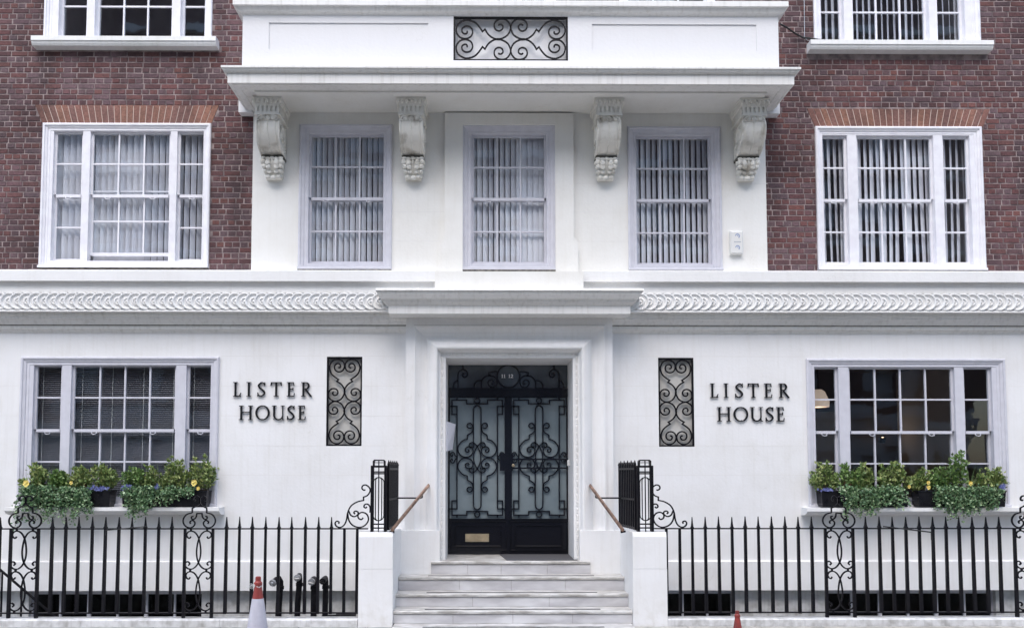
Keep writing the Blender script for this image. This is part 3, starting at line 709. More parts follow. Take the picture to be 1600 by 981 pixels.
    for s_ in (-1, 1):
        for j in range(4):
            t = j / 3; d = dd(t); z = zt - .745 - .165 * t; wx = .138 - .040 * t
            lf.blob((cx + s_ * wx * .86, -d - .004, z), (.036 - .008 * t, .034, .038 - .008 * t), 9, 7)
            lf.blob((cx + s_ * wx * .42, -d - .014, z - .012), (.034 - .006 * t, .024, .042 - .010 * t), 9, 7)
            lf.tube([(cx + s_ * .02, -d - .024, z - .035), (cx + s_ * wx * .5, -d - .036, z - .002), (cx + s_ * wx, -d - .020, z + .022)], [.004, .006, .005], 5)
            lf.blob((cx + s_ * (wx + .002), -d + .075, z + .006), (.018, .055, .030), 8, 6)
    for j in range(3): lf.blob((cx - .062 + .062 * j, -.135 - (j == 1) * .012, zt - .925 - (j == 1) * .018), (.042, .045, .038), 8, 6)
    fin(lf).build('acanthus_leaf', M['stone'], root, smooth=True)
for px_ in (417.5, 642.5, 952, 1178.8): corbel(X(px_, 172, -.45))
# ---- sash windows
GB = .021
def horn(mb, x, y, z):
    mb.tube([(x - .035, y, z), (x - .03, y - .012, z - .022), (x, y - .016, z - .03), (x + .03, y - .012, z - .022), (x + .035, y, z)], .005, 6)
def sash_window(r, lights, pys, y, material, frame_w, jut=.02, rev=.10, sill=True, raised=0., label=None, name='window', zlist=None):
    """r outer rectangle; lights: (opening x0, x1, columns); pys: z of glass top, upper bar, meeting rail, lower bar, glass bottom"""
    x0, x1, z0, z1 = r
    zt, zu, zmt, zmb, zl, zb = zlist
    root_mb = MB()
    hl = [(a, b, zb - .045, zt + .03) for a, b, c in lights]
    root_mb.wall(x0 + frame_w, x1 - frame_w, z0, z1 - frame_w, y + .005, hl, rev)
    prof = [(0, -.03), (0, jut), (.012, jut + .008), (.03, jut + .008), (.036, jut - .004), (frame_w * .62, jut - .012), (frame_w * .66, jut - .022), (frame_w - .006, -.0), (frame_w + .002, -.006)]
    root_mb.frame(prof, x0, x1, z0, z1, y, closed=False)
    if sill: root_mb.prism_x([(y - jut - .028, z0), (y - jut - .028, z0 + .028), (y - .0, z0 + .045), (y + .06, z0 + .05), (y + .06, z0)], x0 - .002, x1 + .002)
    root = root_mb.build(name, material, house)
    if label: root['label'] = label
    for (a, b, c) in lights:
        for up in (True, False):
            ys = y + (.045 if up else .085); zA, zB = (zmt, zt) if up else (zb, zmb)
            lift = raised if (raised and not up and c > 1) else 0.; zA += lift; zB += lift; zl_c = zl + lift
            st = .030; s = MB()
            ga, gb = a + st, b - st
            s.box(a, ga, ys, ys + .034, zA - (.038 if not up else .0), zB + .02 + .01 * up); s.box(gb, b, ys, ys + .034, zA - (.038 if not up else .0), zB + .02 + .01 * up)
            s.box(ga, gb, ys + .0005, ys + .0335, zB, zB + (.03 if up else .02)); s.box(ga, gb, ys + .0005, ys + .0335, zA - (.038 if up else .045), zA)
            for i in range(1, c):
                xx = ga + (gb - ga) * i / c; s.box(xx - GB / 2, xx + GB / 2, ys + .003, ys + .031, zA, zB)
            zm = zu if up else zl_c; s.box(ga, gb, ys + .004, ys + .030, zm - GB / 2, zm + GB / 2)
            if up:
                n = 2 if c > 1 else 1
                for i in range(n): horn(s, a + (b - a) * ((i + 1) / 2 if n == 1 else (.22 + .56 * i)), ys - .002, zA - .038)
            s.build('sash', material, root)
            for i in range(c):
                for za, zb_ in ((zA, zm), (zm, zB)):
                    pa, pb = ga + (gb - ga) * i / c, ga + (gb - ga) * (i + 1) / c
                    q = MB(); tx, tz = random.uniform(-.0022, .0022), random.uniform(-.0022, .0022); yy = ys + .017
                    q.quad((pa, yy - tx - tz, za), (pb, yy + tx - tz, za), (pb, yy + tx + tz, zb_), (pa, yy - tx + tz, zb_))
                    q.build('pane', GLASS[0], root)
    return root
def room(r, y0, y1, m_, extra=.35):
    q = MB(); q.box(r[0] - extra, r[1] + extra, y0, y1, r[2] - .35, r[3] + .25); q.f = q.f[:2] + q.f[3:]
    q.wall(r[0] - extra, r[1] + extra, r[2] - .35, r[3] + .25, y0, [(r[0] + .03, r[1] - .03, r[2] + .03, r[3] - .03)], 0)
    return q.build('room_interior', m_, house)
def zl(pys, y): return [Z(p, y) for p in pys]
def xl(lst, py, y): return [(X(a, py, y), X(b, py, y), c) for a, b, c in lst]
sash_window(BW['L'], xl([(81, 127, 1), (138.5, 264.5, 3), (275, 321, 1)], 306, bw_y), None, bw_y, M['frame_w'], .10, raised=.085, zlist=zl((212, 258.5, 306, 310.5, 356, 405), bw_y + .06), label='white triple sash window in the left brick wall')
sash_window(BW['R'], xl([(1283, 1326, 1), (1340.5, 1461, 3), (1475.5, 1518, 1)], 306, bw_y), None, bw_y, M['frame_w'], .10, zlist=zl((216, 262, 310.5, 314.5, 361, 408), bw_y + .06), label='white triple sash window in the right brick wall')
M['glass_t'] = glass_mat('top floor window glass', .15, (.92, .95, .97)); GLASS[0] = M['glass_t']
sash_window(TW['L'], xl([(91, 135, 1), (147.5, 268, 3), (281.5, 325, 1)], 30, bw_y), None, bw_y, M['frame_w'], .10, sill=False, zlist=zl((-142, -95, -45, -40, 11, 57), bw_y + .06))
sash_window(TW['R'], xl([(1277, 1319, 1), (1333, 1452, 3), (1465, 1508, 1)], 30, bw_y), None, bw_y, M['frame_w'], .10, sill=False, zlist=zl((-140, -92, -42, -37, 16, 60), bw_y + .06))
for k in 'LR':
    r = TW[k]; z1_ = r[2] + .002
    q = MB(); q.prism_x([(BY - .15, z1_), (BY - .15, z1_ - .060), (BY - .138, z1_ - .064), (BY - .132, z1_ - .09), (BY - .115, z1_ - .118), (BY, z1_ - .122), (BY + .05, z1_)], r[0] - .10, r[1] + .10)
    q.build('window_sill', stucco_mat('mossy sill ' + k, (.80, .80, .79), (.42, .44, .34), .3, .22) if k == 'L' else bpy.data.materials['mossy sill L'], house)
fy = SW['C']; GLASS[0] = M['glass']
for k, a, b, dx in (('L', 482, 602, 0), ('C', 736.5, 854, 0), ('R', 991.5, 1112, 0)):
    o = {'L': 0, 'C': .3, 'R': 1.5}[k]
    sash_window(SW[k], xl([(a, b, 3)], 306, 0), None, -.005, M['frame'], .115, jut=.02, zlist=zl((215.5 + o, 262 + o, 309.5 + o, 314 + o, 361 + o, 408 + o), .05), label={'L': 'lilac white sash window between the two left corbels', 'C': 'lilac white sash window above the front door', 'R': 'lilac white sash window between the two right corbels'}[k])
for k in 'LCR':
    r = UPW[k]; sash_window(r, [(r[0] + .1, r[1] - .1, 3)], None, bw_y, M['frame_w'], .09, sill=False, zlist=[r[3] - .1, r[3] - .5, r[3] - .95, r[3] - 1.0, r[3] - 1.45, r[2] + .1])
GLASS[0] = M['glass_g']
sash_window(GW['L'], xl([(50, 94.5, 1), (109, 273.5, 4), (289.5, 334, 1)], 670, 0), None, gw_y, M['frame'], .11, zlist=zl((573.7, 621.5, 670.5, 675, 721, 775), .06), label='lilac white sash window left of the door, behind two planters')
sash_window(GW['R'], xl([(1267, 1312, 1), (1328, 1494, 4), (1508, 1552.5, 1)], 672, 0), None, gw_y, M['frame'], .11, zlist=zl((576.5, 624, 673, 677.5, 724, 777), .06), label='lilac white sash window right of the door, with lamps inside')
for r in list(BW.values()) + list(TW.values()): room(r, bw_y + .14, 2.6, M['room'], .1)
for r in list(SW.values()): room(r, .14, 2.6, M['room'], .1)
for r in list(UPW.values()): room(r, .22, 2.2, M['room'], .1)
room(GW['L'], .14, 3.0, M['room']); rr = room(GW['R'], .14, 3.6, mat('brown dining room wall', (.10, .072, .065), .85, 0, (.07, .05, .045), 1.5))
a, b, c, d = GW['R']; cbx = X(1528, 650, 1.7); MB().box(cbx, b + .34, 1.7, 3.58, c - .34, d + .24).build('chimney_breast', M['roomlight'], house); MB().box(cbx - .30, cbx - .003, 1.85, 3.58, c - .34, d + .24).build('brown_wall', M['brownwall'], house)
MB().box(a + 1.05, a + 1.95, 3.5, 3.58, c - .34, c + 1.5).build('inner_door', M['roomlight'], house)
# ground floor window sills
for k, (p0, p1) in (('L', (13, 346)), ('R', (1257, 1600))):
    a, b = X(p0, 795, -.12), X(p1, 795, -.12); zt = GW[k][2] - .001
    q = MB(); q.prism_x([(-.215, zt), (-.215, zt - .045), (-.20, zt - .055), (-.18, zt - .075), (-.10, zt - .10), (.0, zt - .105), (.05, zt)], a, b); q.build('window_sill', M['stucco'], house)
# ---- blinds (things hanging inside the rooms)
def vblind(r, x0, x1, z0, z1, y, label, ang, bend=0., wd=.088, pitch=.086, seed=1):
    rn = random.Random(seed); t = thing('vertical_blind', label, 'window blind', ((x0 + x1) / 2, y, z1), 'vertical slat blinds behind the upper windows')
    MB().box(x0, x1, y - .02, y + .02, z1, z1 + .04).build('headrail', M['plastic'], t)
    x = x0 + pitch / 2
    while x < x1:
        a = ang(( x - x0) / (x1 - x0)) + rn.uniform(-5, 5); q = MB(); n = 7; vs = []
        sw = rn.uniform(-1, 1) * bend
        for i in range(n):
            tt = i / (n - 1); z = z1 + (z0 - z1) * tt; aa = R(a + sw * 14 * tt); off = sw * .03 * tt * tt + (math.sin(tt * 9) * .012 * abs(sw) if bend > 1 else 0)
            for s_ in (-1, -.0, 1): vs.append((x + off + s_ * wd / 2 * math.cos(aa), y + s_ * wd / 2 * math.sin(aa) - (.002 if s_ == 0 else 0), z))
        fs = [(i * 3 + k, i * 3 + k + 1, i * 3 + k + 4, i * 3 + k + 3) for i in range(n - 1) for k in (0, 1)]
        q.add(vs, fs).build('slat', M['blind'], t, smooth=True); x += pitch
    return t
a, b, c, d = BW['L']; vblind(BW['L'], a + .12, b - .12, c + .08, d - .1, BY + .155, 'pale vertical blind in the left brick wall window, some slats turned open at its right', lambda u: 44 + 14 * (u > .62) , 0, seed=2)
a, b, c, d = BW['R']; vblind(BW['R'], a + .12, b - .12, c + .08, d - .1, BY + .155, 'pale vertical blind with twisted uneven slats in the right brick wall window', lambda u: 38 if u < .6 else (26 if u < .8 else 46), .7, pitch=.084, seed=5)
a, b, c, d = TW['R']; vblind(TW['R'], a + .12, b - .12, c + .08, d - .1, BY + .155, 'vertical blind with slats nearly edge on in the top right window', lambda u: 48, .3, pitch=.085, seed=6)
a, b, c, d = TW['L']; vblind(TW['L'], a + .12, b - .12, c + .9, d - .1, BY + .3, 'vertical blind high in the top left window', lambda u: 50, .1, seed=16)
for k, s_, an, lb in (('L', 7, lambda u: 47, 'half open vertical blind in the window between the two left corbels'), ('C', 8, lambda u: 36 if u < .6 else 20, 'nearly closed vertical blind in the window above the door'), ('R', 9, lambda u: 38, 'half open vertical blind in the window between the two right corbels')):
    a, b, c, d = SW[k]; vblind(SW[k], a + .12, b - .12, c + .1, d - .1, .155, lb, an, 0, pitch=.076, wd=.080, seed=s_)
a, b, c, d = GW['L']
for i, (l0, l1, cc) in enumerate(xl([(50, 94.5, 1), (109, 273.5, 4), (289.5, 334, 1)], 670, 0)):
    t = thing('venetian_blind', 'dark venetian blind in the ' + ('left side light', 'wide middle light', 'right side light')[i] + ' of the window left of the door', 'window blind', ((l0 + l1) / 2, .2, c), 'venetian blinds in the left ground floor window')
    MB().box(l0, l1, .15, .19, d - .13, d - .09).build('headrail', M['venetian'], t)
    q = MB(); z = d - .14
    while z > c + .07:
        q.quad((l0, .150, z - .0055), (l1, .150, z - .0055), (l1, .170, z + .0055), (l0, .170, z + .0055)); z -= .0265
    tag(q.build('slats', M['venetian'], t), kind='stuff')
    q = MB()
    for u in ((.15, .85) if cc == 1 else (.06, .35, .65, .94)): xx = l0 + (l1 - l0) * u; q.box(xx - .002, xx + .002, .146, .148, c + .07, d - .1)
    q.build('ladder_cord', M['plastic'], t)
# lamps inside the right-hand room
def lamp_light(t, off, watts):
    ld = bpy.data.lights.new('lamp_light', 'POINT'); ld.energy = watts; ld.color = (1, .74, .52); ld.shadow_soft_size = .06
    lo_ = bpy.data.objects.new('lamp_light', ld); COL.objects.link(lo_); lo_.parent = t; lo_.location = off
a, b, c, d = GW['R']
P = at(1283, 625, .9); t = thing('pendant_lamp', 'glowing cream pendant lamp behind the left edge of the right ground floor window', 'lamp', (P.x - .04, .9, P.z))
MB().lathe([(.145, -.10), (.15, -.02), (.09, .12), (.05, .15)], WL[t.name], n=20).build('lamp_shade', M['shade'], t, smooth=True)
lamp_light(t, (0, 0, -.16), .5)
MB().tube([(P.x - .04, .9, P.z + .15), (P.x - .04, .9, d + .2)], .006).build('cord', M['iron'], t)
for (px, py, yy, lb) in ((1379, 688, 3.3, 'small warm wall lamp seen through the middle of the right window'), (1529, 662, 1.62, 'dark wall lamp glowing upward in the right side light')):
    P = at(px, py, yy); t = thing('wall_lamp', lb, 'lamp', P)
    MB().lathe([(.02, -.05), (.045, -.04), (.06, .05), (.055, .05), (.03, -.02)], P, n=14).build('lamp_cup', M['iron'], t, smooth=True)
    MB().blob((P.x, P.y, P.z + .03), (.03, .03, .03)).build('bulb', M['bulb'], t)
    MB().box(P.x - .015, P.x + .015, P.y, P.y + .14, P.z - .03, P.z).build('bracket', M['iron'], t)
    lamp_light(t, (0, -.05, .12), .25)
# ---- wrought iron scroll grilles
def grille(r, y, horiz, label):
    x0, x1, z0, z1 = r; fw = .022
    q = MB(); q.frame([(.0, .0), (.0, .02), (fw, .02), (fw, -.01)], x0, x1, z0, z1, y); g = q.build('grille', M['iron'], house)
    g['label'] = label
    big = sp(435, 240, 9, 92, -35 + 540, -92 + 0, 26)
    # big scroll: unwinds to the top, then the notch, then the small scroll
    s1 = [(435 + rr * math.cos(R(a_)), 240 + rr * math.sin(R(a_))) for a_, rr in ((-20, 9), (40, 13), (90, 19), (140, 25), (180, 32), (225, 38), (270, 43), (315, 49), (360, 53), (405, 56), (450, 59), (495, 67), (540, 77), (585, 86), (630, 93))]
    mid = [(500, 163), (538, 200), (565, 240)]
    mid2 = [(585, 222), (612, 265), (655, 296)]
    s2 = [(697 + rr * math.cos(R(a_)), 198 + rr * math.sin(R(a_))) for a_, rr in ((88, 104), (45, 97), (0, 90), (-45, 76), (-90, 57), (-135, 46), (-180, 39), (-225, 38), (-270, 37), (-315, 34), (-360, 30), (-405, 22), (-450, 14), (-490, 9))]
    A = cr(s1 + mid, 3); B = cr(mid2 + s2, 3)
    path = A + [(585, 222)] + B[1:]
    for sx in (0, 1):
        for sy in (0, 1):
            pp = []
            for px, py in path:
                u = (px - 345) / (788 - 345); v = (py - 132) / (302 - 132)
                if horiz: gx, gz = u * .5, v * .5
                else: gx, gz = v * .5, u * .5
                gx = 1 - gx if sx else gx; gz = 1 - gz if sy else gz
                pp.append((x0 + fw * .6 + (x1 - x0 - fw * 1.2) * gx, z1 - fw * .6 - (z1 - z0 - fw * 1.2) * gz))
            MB().sweep(pp, .019, y - .014, y - .001).build('scroll', M['iron'], g)
    q = MB(); cx, cz = (x0 + x1) / 2, (z0 + z1) / 2; e = .012
    for u, v in (((.5, .27), (.5, .73), (.40, .5), (.6, .5)) if horiz else ((.27, .5), (.73, .5), (.5, .40), (.5, .6), (.5, .1), (.5, .9))):
        X_, Z_ = x0 + (x1 - x0) * u, z0 + (z1 - z0) * v; q.cbox(X_ - e, X_ + e, y - .019, y + .002, Z_ - e, Z_ + e)
    q.build('collar', M['iron'], g)
grille((gh[0], gh[1], gh[2], gh[3]), -pd + .03, True, 'wide black scroll grille in the balcony parapet')
grille(GR['L'], .03, False, 'upright black scroll grille left of the door')
grille(GR['R'], .03, False, 'upright black scroll grille right of the door')
# ---- entrance doors
DG = {'L': (X(703, 700, DOOR_Y), X(788.3, 700, DOOR_Y)), 'R': (X(799.6, 700, DOOR_Y), X(884.5, 700, DOOR_Y))}
zg1, zg0 = Z(621.5, DOOR_Y), Z(811, DOOR_Y); zt0, zt1 = Z(606.5, DOOR_Y), Z(569, DOOR_Y); yd = DOOR_Y
fr_ = MB(); fr_.box(DX0 - .2, DX0 + .022, yd - .05, yd + .06, DZ0, DZ1 + .2); fr_.box(DX1 - .022, DX1 + .2, yd - .05, yd + .06, DZ0, DZ1 + .2)
fr_.box(DX0 + .022, DX1 - .022, yd - .05, yd + .06, zt1, DZ1 + .2); fr_.box(DX0 + .022, DX1 - .022, yd - .055, yd + .06, zg1 + .01, zt0)
fr_.box(DX0 + .022, DX1 - .022, yd - .066, yd - .05, zt0 - .03, zt0 - .01); fr_.box(DX0 + .022, DX1 - .022, yd - .066, yd - .05, zg1 + .025, zg1 + .04)
dfr = fr_.build('door_frame', M['dooriron'], house)
tg = MB().box(DX0 + .02, DX1 - .02, yd + .0, yd + .008, zt0 - .01, zt1 + .01).build('transom_pane', mat('dark transom glass', (.085, .10, .115), .10, 0, (.05, .06, .07), 3, spec=.7), dfr)
def m3(cx_px):    # detail coordinates (5.77 per pixel) on the door plane -> metres
    def f(p): q = at(cx_px + (p[0] - 379) / 5.77, 550 + p[1] / 5.77, DOOR_Y); return (q.x, q.z)
    return f
def tr(p): q = at(680 + p[0] / 5.77, 550 + p[1] / 5.77, DOOR_Y); return (q.x, q.z)
q = MB(); W1 = .017
def st(mb, pts, w=W1, closed=False, y0=DOOR_Y - .035, y1=DOOR_Y - .012, f=tr): mb.sweep([f(p) for p in pts], w, y0, y1, closed)
st(q, ring(660, 220, 101, 32), .019, True)
for s_ in (-1, 1):
    g = lambda L: [((660 + s_ * (x_ - 660)), y_) for x_, y_ in L]
    st(q, g([(558, 177), (520, 178), (482, 190), (486, 214), (500, 214)]))
    st(q, g(cr([(416, 330), (418, 265), (450, 225), (500, 214), (545, 235), (558, 280), (540, 312), (505, 318), (478, 295), (480, 262), (508, 252), (528, 270), (522, 290), (508, 288)], 5)))
    st(q, g(cr([(350, 328), (358, 285), (380, 262), (414, 256)], 5)))
    st(q, g(cr([(205, 328), (206, 220), (215, 180), (250, 158), (285, 178), (290, 210), (268, 230), (245, 215), (250, 195), (265, 200)], 5)))
    st(q, g([(250, 158), (250, 108)])); st(q, g(cr([(162, 328), (168, 285), (190, 262), (206, 256)], 4)))
q.build('transom_scrollwork', M['dooriron'], dfr)
def numeral(mb, ch, x0, x1, z0, z1, y, t):
    xc = (x0 + x1) / 2; h = z1 - z0; w_ = x1 - x0
    if ch == '1':
        mb.box(xc - t * .7, xc + t * .7, y, y + .004, z0, z1); mb.box(xc - w_ * .38, xc + w_ * .38, y, y + .004, z0, z0 + t * .7)
        mb.sweep([(xc - w_ * .34, z1 - h * .16), (xc, z1 - t * .4)], t * .8, y, y + .004)
    else:
        mb.sweep(cr([(x0 + .1 * w_, z1 - h * .26), (xc - .1 * w_, z1 - t * .4), (x1 - .16 * w_, z1 - h * .24), (xc + .1 * w_, z0 + h * .42), (x0 + .06 * w_, z0 + t * .5)], 4), [t * 1.2] * 17, y, y + .004)
        mb.box(x0, x1, y, y + .004, z0, z0 + t * 1.1)
q = MB()
for ch, a, b in (('1', 596, 613), ('1', 616, 634), ('1', 660, 677), ('2', 679, 703)):
    numeral(q, ch, tr((a, 0))[0], tr((b, 0))[0], tr((0, 232))[1], tr((0, 200))[1], DOOR_Y - .006, .0075)
q.build('house_number', M['white'], dfr)
midx = (DG['L'][1] + DG['R'][0]) / 2
def ironwork(f):
    q = MB(); mid = 950
    def both(pts, w=W1, mirror_v=True):
        for s_ in (-1, 1):
            for v in ((0, 1) if mirror_v else (0,)):
                st(q, [((379 + s_ * (x_ - 379)), (2 * mid - y_) if v else y_) for x_, y_ in pts], w, f=f)
    both([(130, 490), (197, 490), (197, 950)]); both([(197, 562), (152, 562), (152, 434), (285, 434), (285, 467), (379, 467)])
    both([(197, 434), (197, 412)])
    for c in (440, 2 * mid - 440): st(q, ring(379, c, 23, 16), W1, True, f=f)
    both(cr([(379, 480), (352, 500), (345, 540), (345, 700), (345, 830), (350, 862)], 4))
    # lens, crossing at top, ending in small scrolls
    both(cr([(346, 950), (352, 905), (379, 850), (405, 822), (430, 815), (450, 832), (446, 853), (428, 855), (425, 842)], 5))
    both(cr([(328, 675), (320, 685), (300, 683), (287, 665), (297, 645), (320, 643), (336, 662), (341, 690), (330, 722), (292, 748)], 5) + [(290, 752), (290, 784)] + cr([(290, 784), (245, 802), (210, 845), (206, 885), (228, 928), (275, 946), (320, 932), (342, 895), (330, 862), (300, 852), (275, 868), (275, 892), (295, 902), (306, 888), (296, 880)], 5)[1:])
    both(cr([(197, 945), (180, 930), (168, 905), (148, 905), (138, 922), (150, 938), (160, 925)], 4), .014)
    return q
for k, cpx in (('L', 745.7), ('R', 842.05)):
    gx0, gx1 = DG[k]; lx0, lx1 = (DX0 + .024, midx - .004) if k == 'L' else (midx + .004, DX1 - .024)
    zb_ = DZ0 + .008
    d_ = MB(); d_.box(lx0, gx0, yd - .04, yd + .02, zb_, zg1 + .008); d_.box(gx1, lx1, yd - .04, yd + .02, zb_, zg1 + .008)
    d_.box(gx0, gx1, yd - .0395, yd + .0195, zb_, zg0); d_.box(gx0, gx1, yd - .0395, yd + .0195, zg1, zg1 + .008)
    if k == 'L': d_.box(lx1 - .02, lx1 + .012, yd - .055, yd - .04, zb_, zg1)
    leaf = d_.build('door', M['dooriron'], house)
    leaf['label'] = 'left leaf with brass letter plate' if k == 'L' else 'right leaf with two push bars and knob'
    MB().box(gx0, gx1, yd - .004, yd + .004, zg0, zg1).build('pane', M['doorglass'], leaf)
    ironwork(m3(cpx)).build('scrollwork', M['dooriron'], leaf)
    q = MB()
    for (i0, i1, dz0, dz1, jt) in ((.02, .012, .045, .03, .012), (.085, .085, .10, .085, .016)):
        q.frame([(0, 0), (.004, jt), (.012, jt), (.018, .002)], lx0 + i0, lx1 - i1, zb_ + dz0, zg0 - dz1 + .01, yd - .04)
    q.frame([(0, 0), (.003, .012), (.010, .012), (.014, .0)], lx0 + .01, lx1 - .01, zg0 - .012, zg1, yd - .04) if False else None
    q.box(lx0, lx1, yd - .056, yd - .04, zg0 + .0, zg0 + .014)
    q.build('door_panel', M['dooriron'], leaf)
    if k == 'L':
        P0, P1 = at(727, 846, yd - .04), at(764, 833.5, yd - .04)
        MB().cbox(P0.x, P1.x, yd - .049, yd - .04, P0.z, P1.z, .003).build('letter_plate', M['brass'], leaf)
        e = .022; MB().frame([(0, 0), (.003, .004), (.006, 0)], P0.x + e, P1.x - e, P0.z + .022, P1.z - .022, yd - .049).build('letter_flap', M['brass'], leaf)
        q = MB(); q.box(gx1 - .065, lx1, yd - .052, yd - .038, Z(735, yd), Z(708, yd)); q.build('lock_case', M['dooriron'], leaf)
    else:
        for py in (717.4, 731): MB().box(gx0 - .02, gx1 + .03, yd - .062, yd - .04, Z(py, yd) - .012, Z(py, yd) + .012).build('push_bar', M['dooriron'], leaf)
        P = at(802, 727, yd - .07); MB().lathe([(.008, -.03), (.009, .0), (.02, .006), (.024, .018), (.018, .03), (.006, .034)], (P.x, yd - .06, P.z), 'y', 14).build('door_knob', M['brass'], leaf, smooth=True)
        MB().box(lx0, lx0 + .06, yd - .05, yd - .038, Z(735, yd), Z(710, yd)).build('lock_case', M['dooriron'], leaf)
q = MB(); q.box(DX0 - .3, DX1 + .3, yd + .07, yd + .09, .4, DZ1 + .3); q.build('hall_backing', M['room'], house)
# left hand notice on the reveal
P0 = at(696, 705, .12); P1 = at(696, 659, .12)
q = MB(); xa = OX0 + .002
q.add([(xa, .0, P0.z + .0), (xa + .012, .0, P0.z), (xa + .075, .30, P0.z + .03), (xa + .065, .30, P0.z + .03), (xa, .0, P1.z), (xa + .012, .0, P1.z), (xa + .115, .30, P1.z - .02), (xa + .105, .30, P1.z - .02)],
      [(0, 3, 2, 1), (4, 5, 6, 7), (0, 1, 5, 4), (1, 2, 6, 5), (2, 3, 7, 6), (3, 0, 4, 7)])
tag(q.build('notice_plate', M['paper']), 'blank white tapered plate sticking out of the left side of the doorway', 'notice plate')
P = at(891.5, 723, .5); q = MB(); q.cbox(OX1 - .03, OX1 - .001, .4, .46, P.z - .04, P.z + .04); tag(q.build('entry_sensor', M['plastic']), 'small white sensor on the right side of the doorway level with the push bars', 'sensor')
# ================================================================== STEPS
stp = thing('entrance_steps', 'grey white marble steps with dark grip strips leading up to the black doors', 'steps', (0, -.8, 0))
LW = 1.015; SWD = 1.40
levels = [(.655, -.24, DOOR_Y + .06, LW), (.494, -.52, -.20, SWD), (.327, -.80, -.52, SWD), (.171, -1.08, -.80, SWD), (.022, -1.40, -1.08, 1.385)]
cuts = {0: (.23, .44, .73), 1: (.27, .5, .74), 2: (.33, .66), 3: (.25, .5, .75), 4: (.33, .66)}
for i, (zt, yf, yb, hw) in enumerate(levels):
    zlow = levels[i + 1][0] if i < 4 else -.05
    base = MB().box(-hw + .003, hw - .003, yf + .03, yb, zlow - .2, zt - .045).build('step', M['mortar'], stp)
    xs = [-hw] + [-hw + 2 * hw * c for c in cuts[i]] + [hw]
    for j in range(len(xs) - 1):
        a, b = xs[j] + .0015, xs[j + 1] - .0015
        if i < 4: MB().cbox(a, b, yf + .018 + random.uniform(0, .002), yf + .04, zlow + .001, zt - .038, .002).build('riser_slab', M['marble'], base)
    xs = [-hw] + [-hw + 2 * hw * (c + random.uniform(-.08, .08)) for c in cuts[i][:2]] + [hw]
    for j in range(len(xs) - 1):
        a, b = xs[j] + .001, xs[j + 1] - .001; e = .006
        q = MB(); q.prism_x([(yf + e, zt), (yf + .001, zt - e), (yf, zt - .015), (yf + .003, zt - .032), (yf + .012, zt - .038), (yb + .02, zt - .038), (yb + .02, zt)], a, b); q.build('tread_slab', M['nosing'], base, smooth=False)
    if i < 4: MB().box(-hw + .004, hw - .004, yf + .0135, yf + .03, zt - .0425, zt - .0385).build('under_nosing_strip', M['soot_and_shadow'], base)  # thin dark strip under the tread nosing
    if i:
        sw = SWD * .74; sy = yf + .085
        MB().box(-sw, sw, sy, sy + .035, zt, zt + .004).build('grip_strip', M['strip'], base)
q = MB(); a_ = .0; q.add([(-.05, -.15, .656), (.86, -.15, .656), (.86, DOOR_Y - .06, .656), (-.13, DOOR_Y - .06, .656), (-.05, -.15, .664), (.86, -.15, .664), (.86, DOOR_Y - .06, .664), (-.13, DOOR_Y - .06, .664)], [(0, 3, 2, 1), (4, 5, 6, 7), (0, 1, 5, 4), (1, 2, 6, 5), (2, 3, 7, 6), (3, 0, 4, 7)])
tag(q.build('door_mat', mat('grey ribbed mat', (.10, .10, .11), .9, 0, (.06, .06, .065), 30, stretch=(1, 6, 1))), 'dark grey mat on the landing before the right door leaf', 'door mat')
# ---- cheek walls and piers
for s_, lb in ((-1, 'left'), (1, 'right')):
    t = thing('stair_side_wall', 'white rendered wall and pier on the %s of the steps' % lb, 'wall', (s_ * 1.6, -.8, 0), 'white walls either side of the steps')
    a, b = sorted((s_ * 1.40, s_ * 1.80))
    jz = Z(888, -1.12)
    q = MB(); q.box(a, b, -1.12, -.94, -.02, jz - .004); q.build('pier_base', M['stucco'], t)
    q = MB(); zc = 1.085; q.prism_x([(-1.117, jz), (-1.117, zc - .055), (-1.095, zc), (-.94, zc), (-.94, jz)], a + .002, b - .002); q.box(a + .004, b - .004, -1.110, -.94, jz - .004, jz); q.build('pier_top', M['stucco'], t)
    q = MB(); q.prism_x([(-.94, -.3), (-.94, zc), (-.20, zc - .02), (-.19, zc - .04), (.0, zc - .04), (.0, -.3)], a + .001, b - .001); q.build('side_wall', M['stucco'], t)
    a2, b2 = sorted((s_ * (OPX + .0), s_ * 1.402)); q = MB(); q.box(a2 if s_ > 0 else a2, b2, -.205, -.02, .3, 1.04)
    # keep the door opening clear
    if s_ < 0: q = MB().box(-1.402, AX0 + .352, -.205, -.02, .3, 1.04)
    else: q = MB().box(AX1 - .352, 1.402, -.205, -.02, .3, 1.04)
    q.build('pedestal', M['stucco'], t)
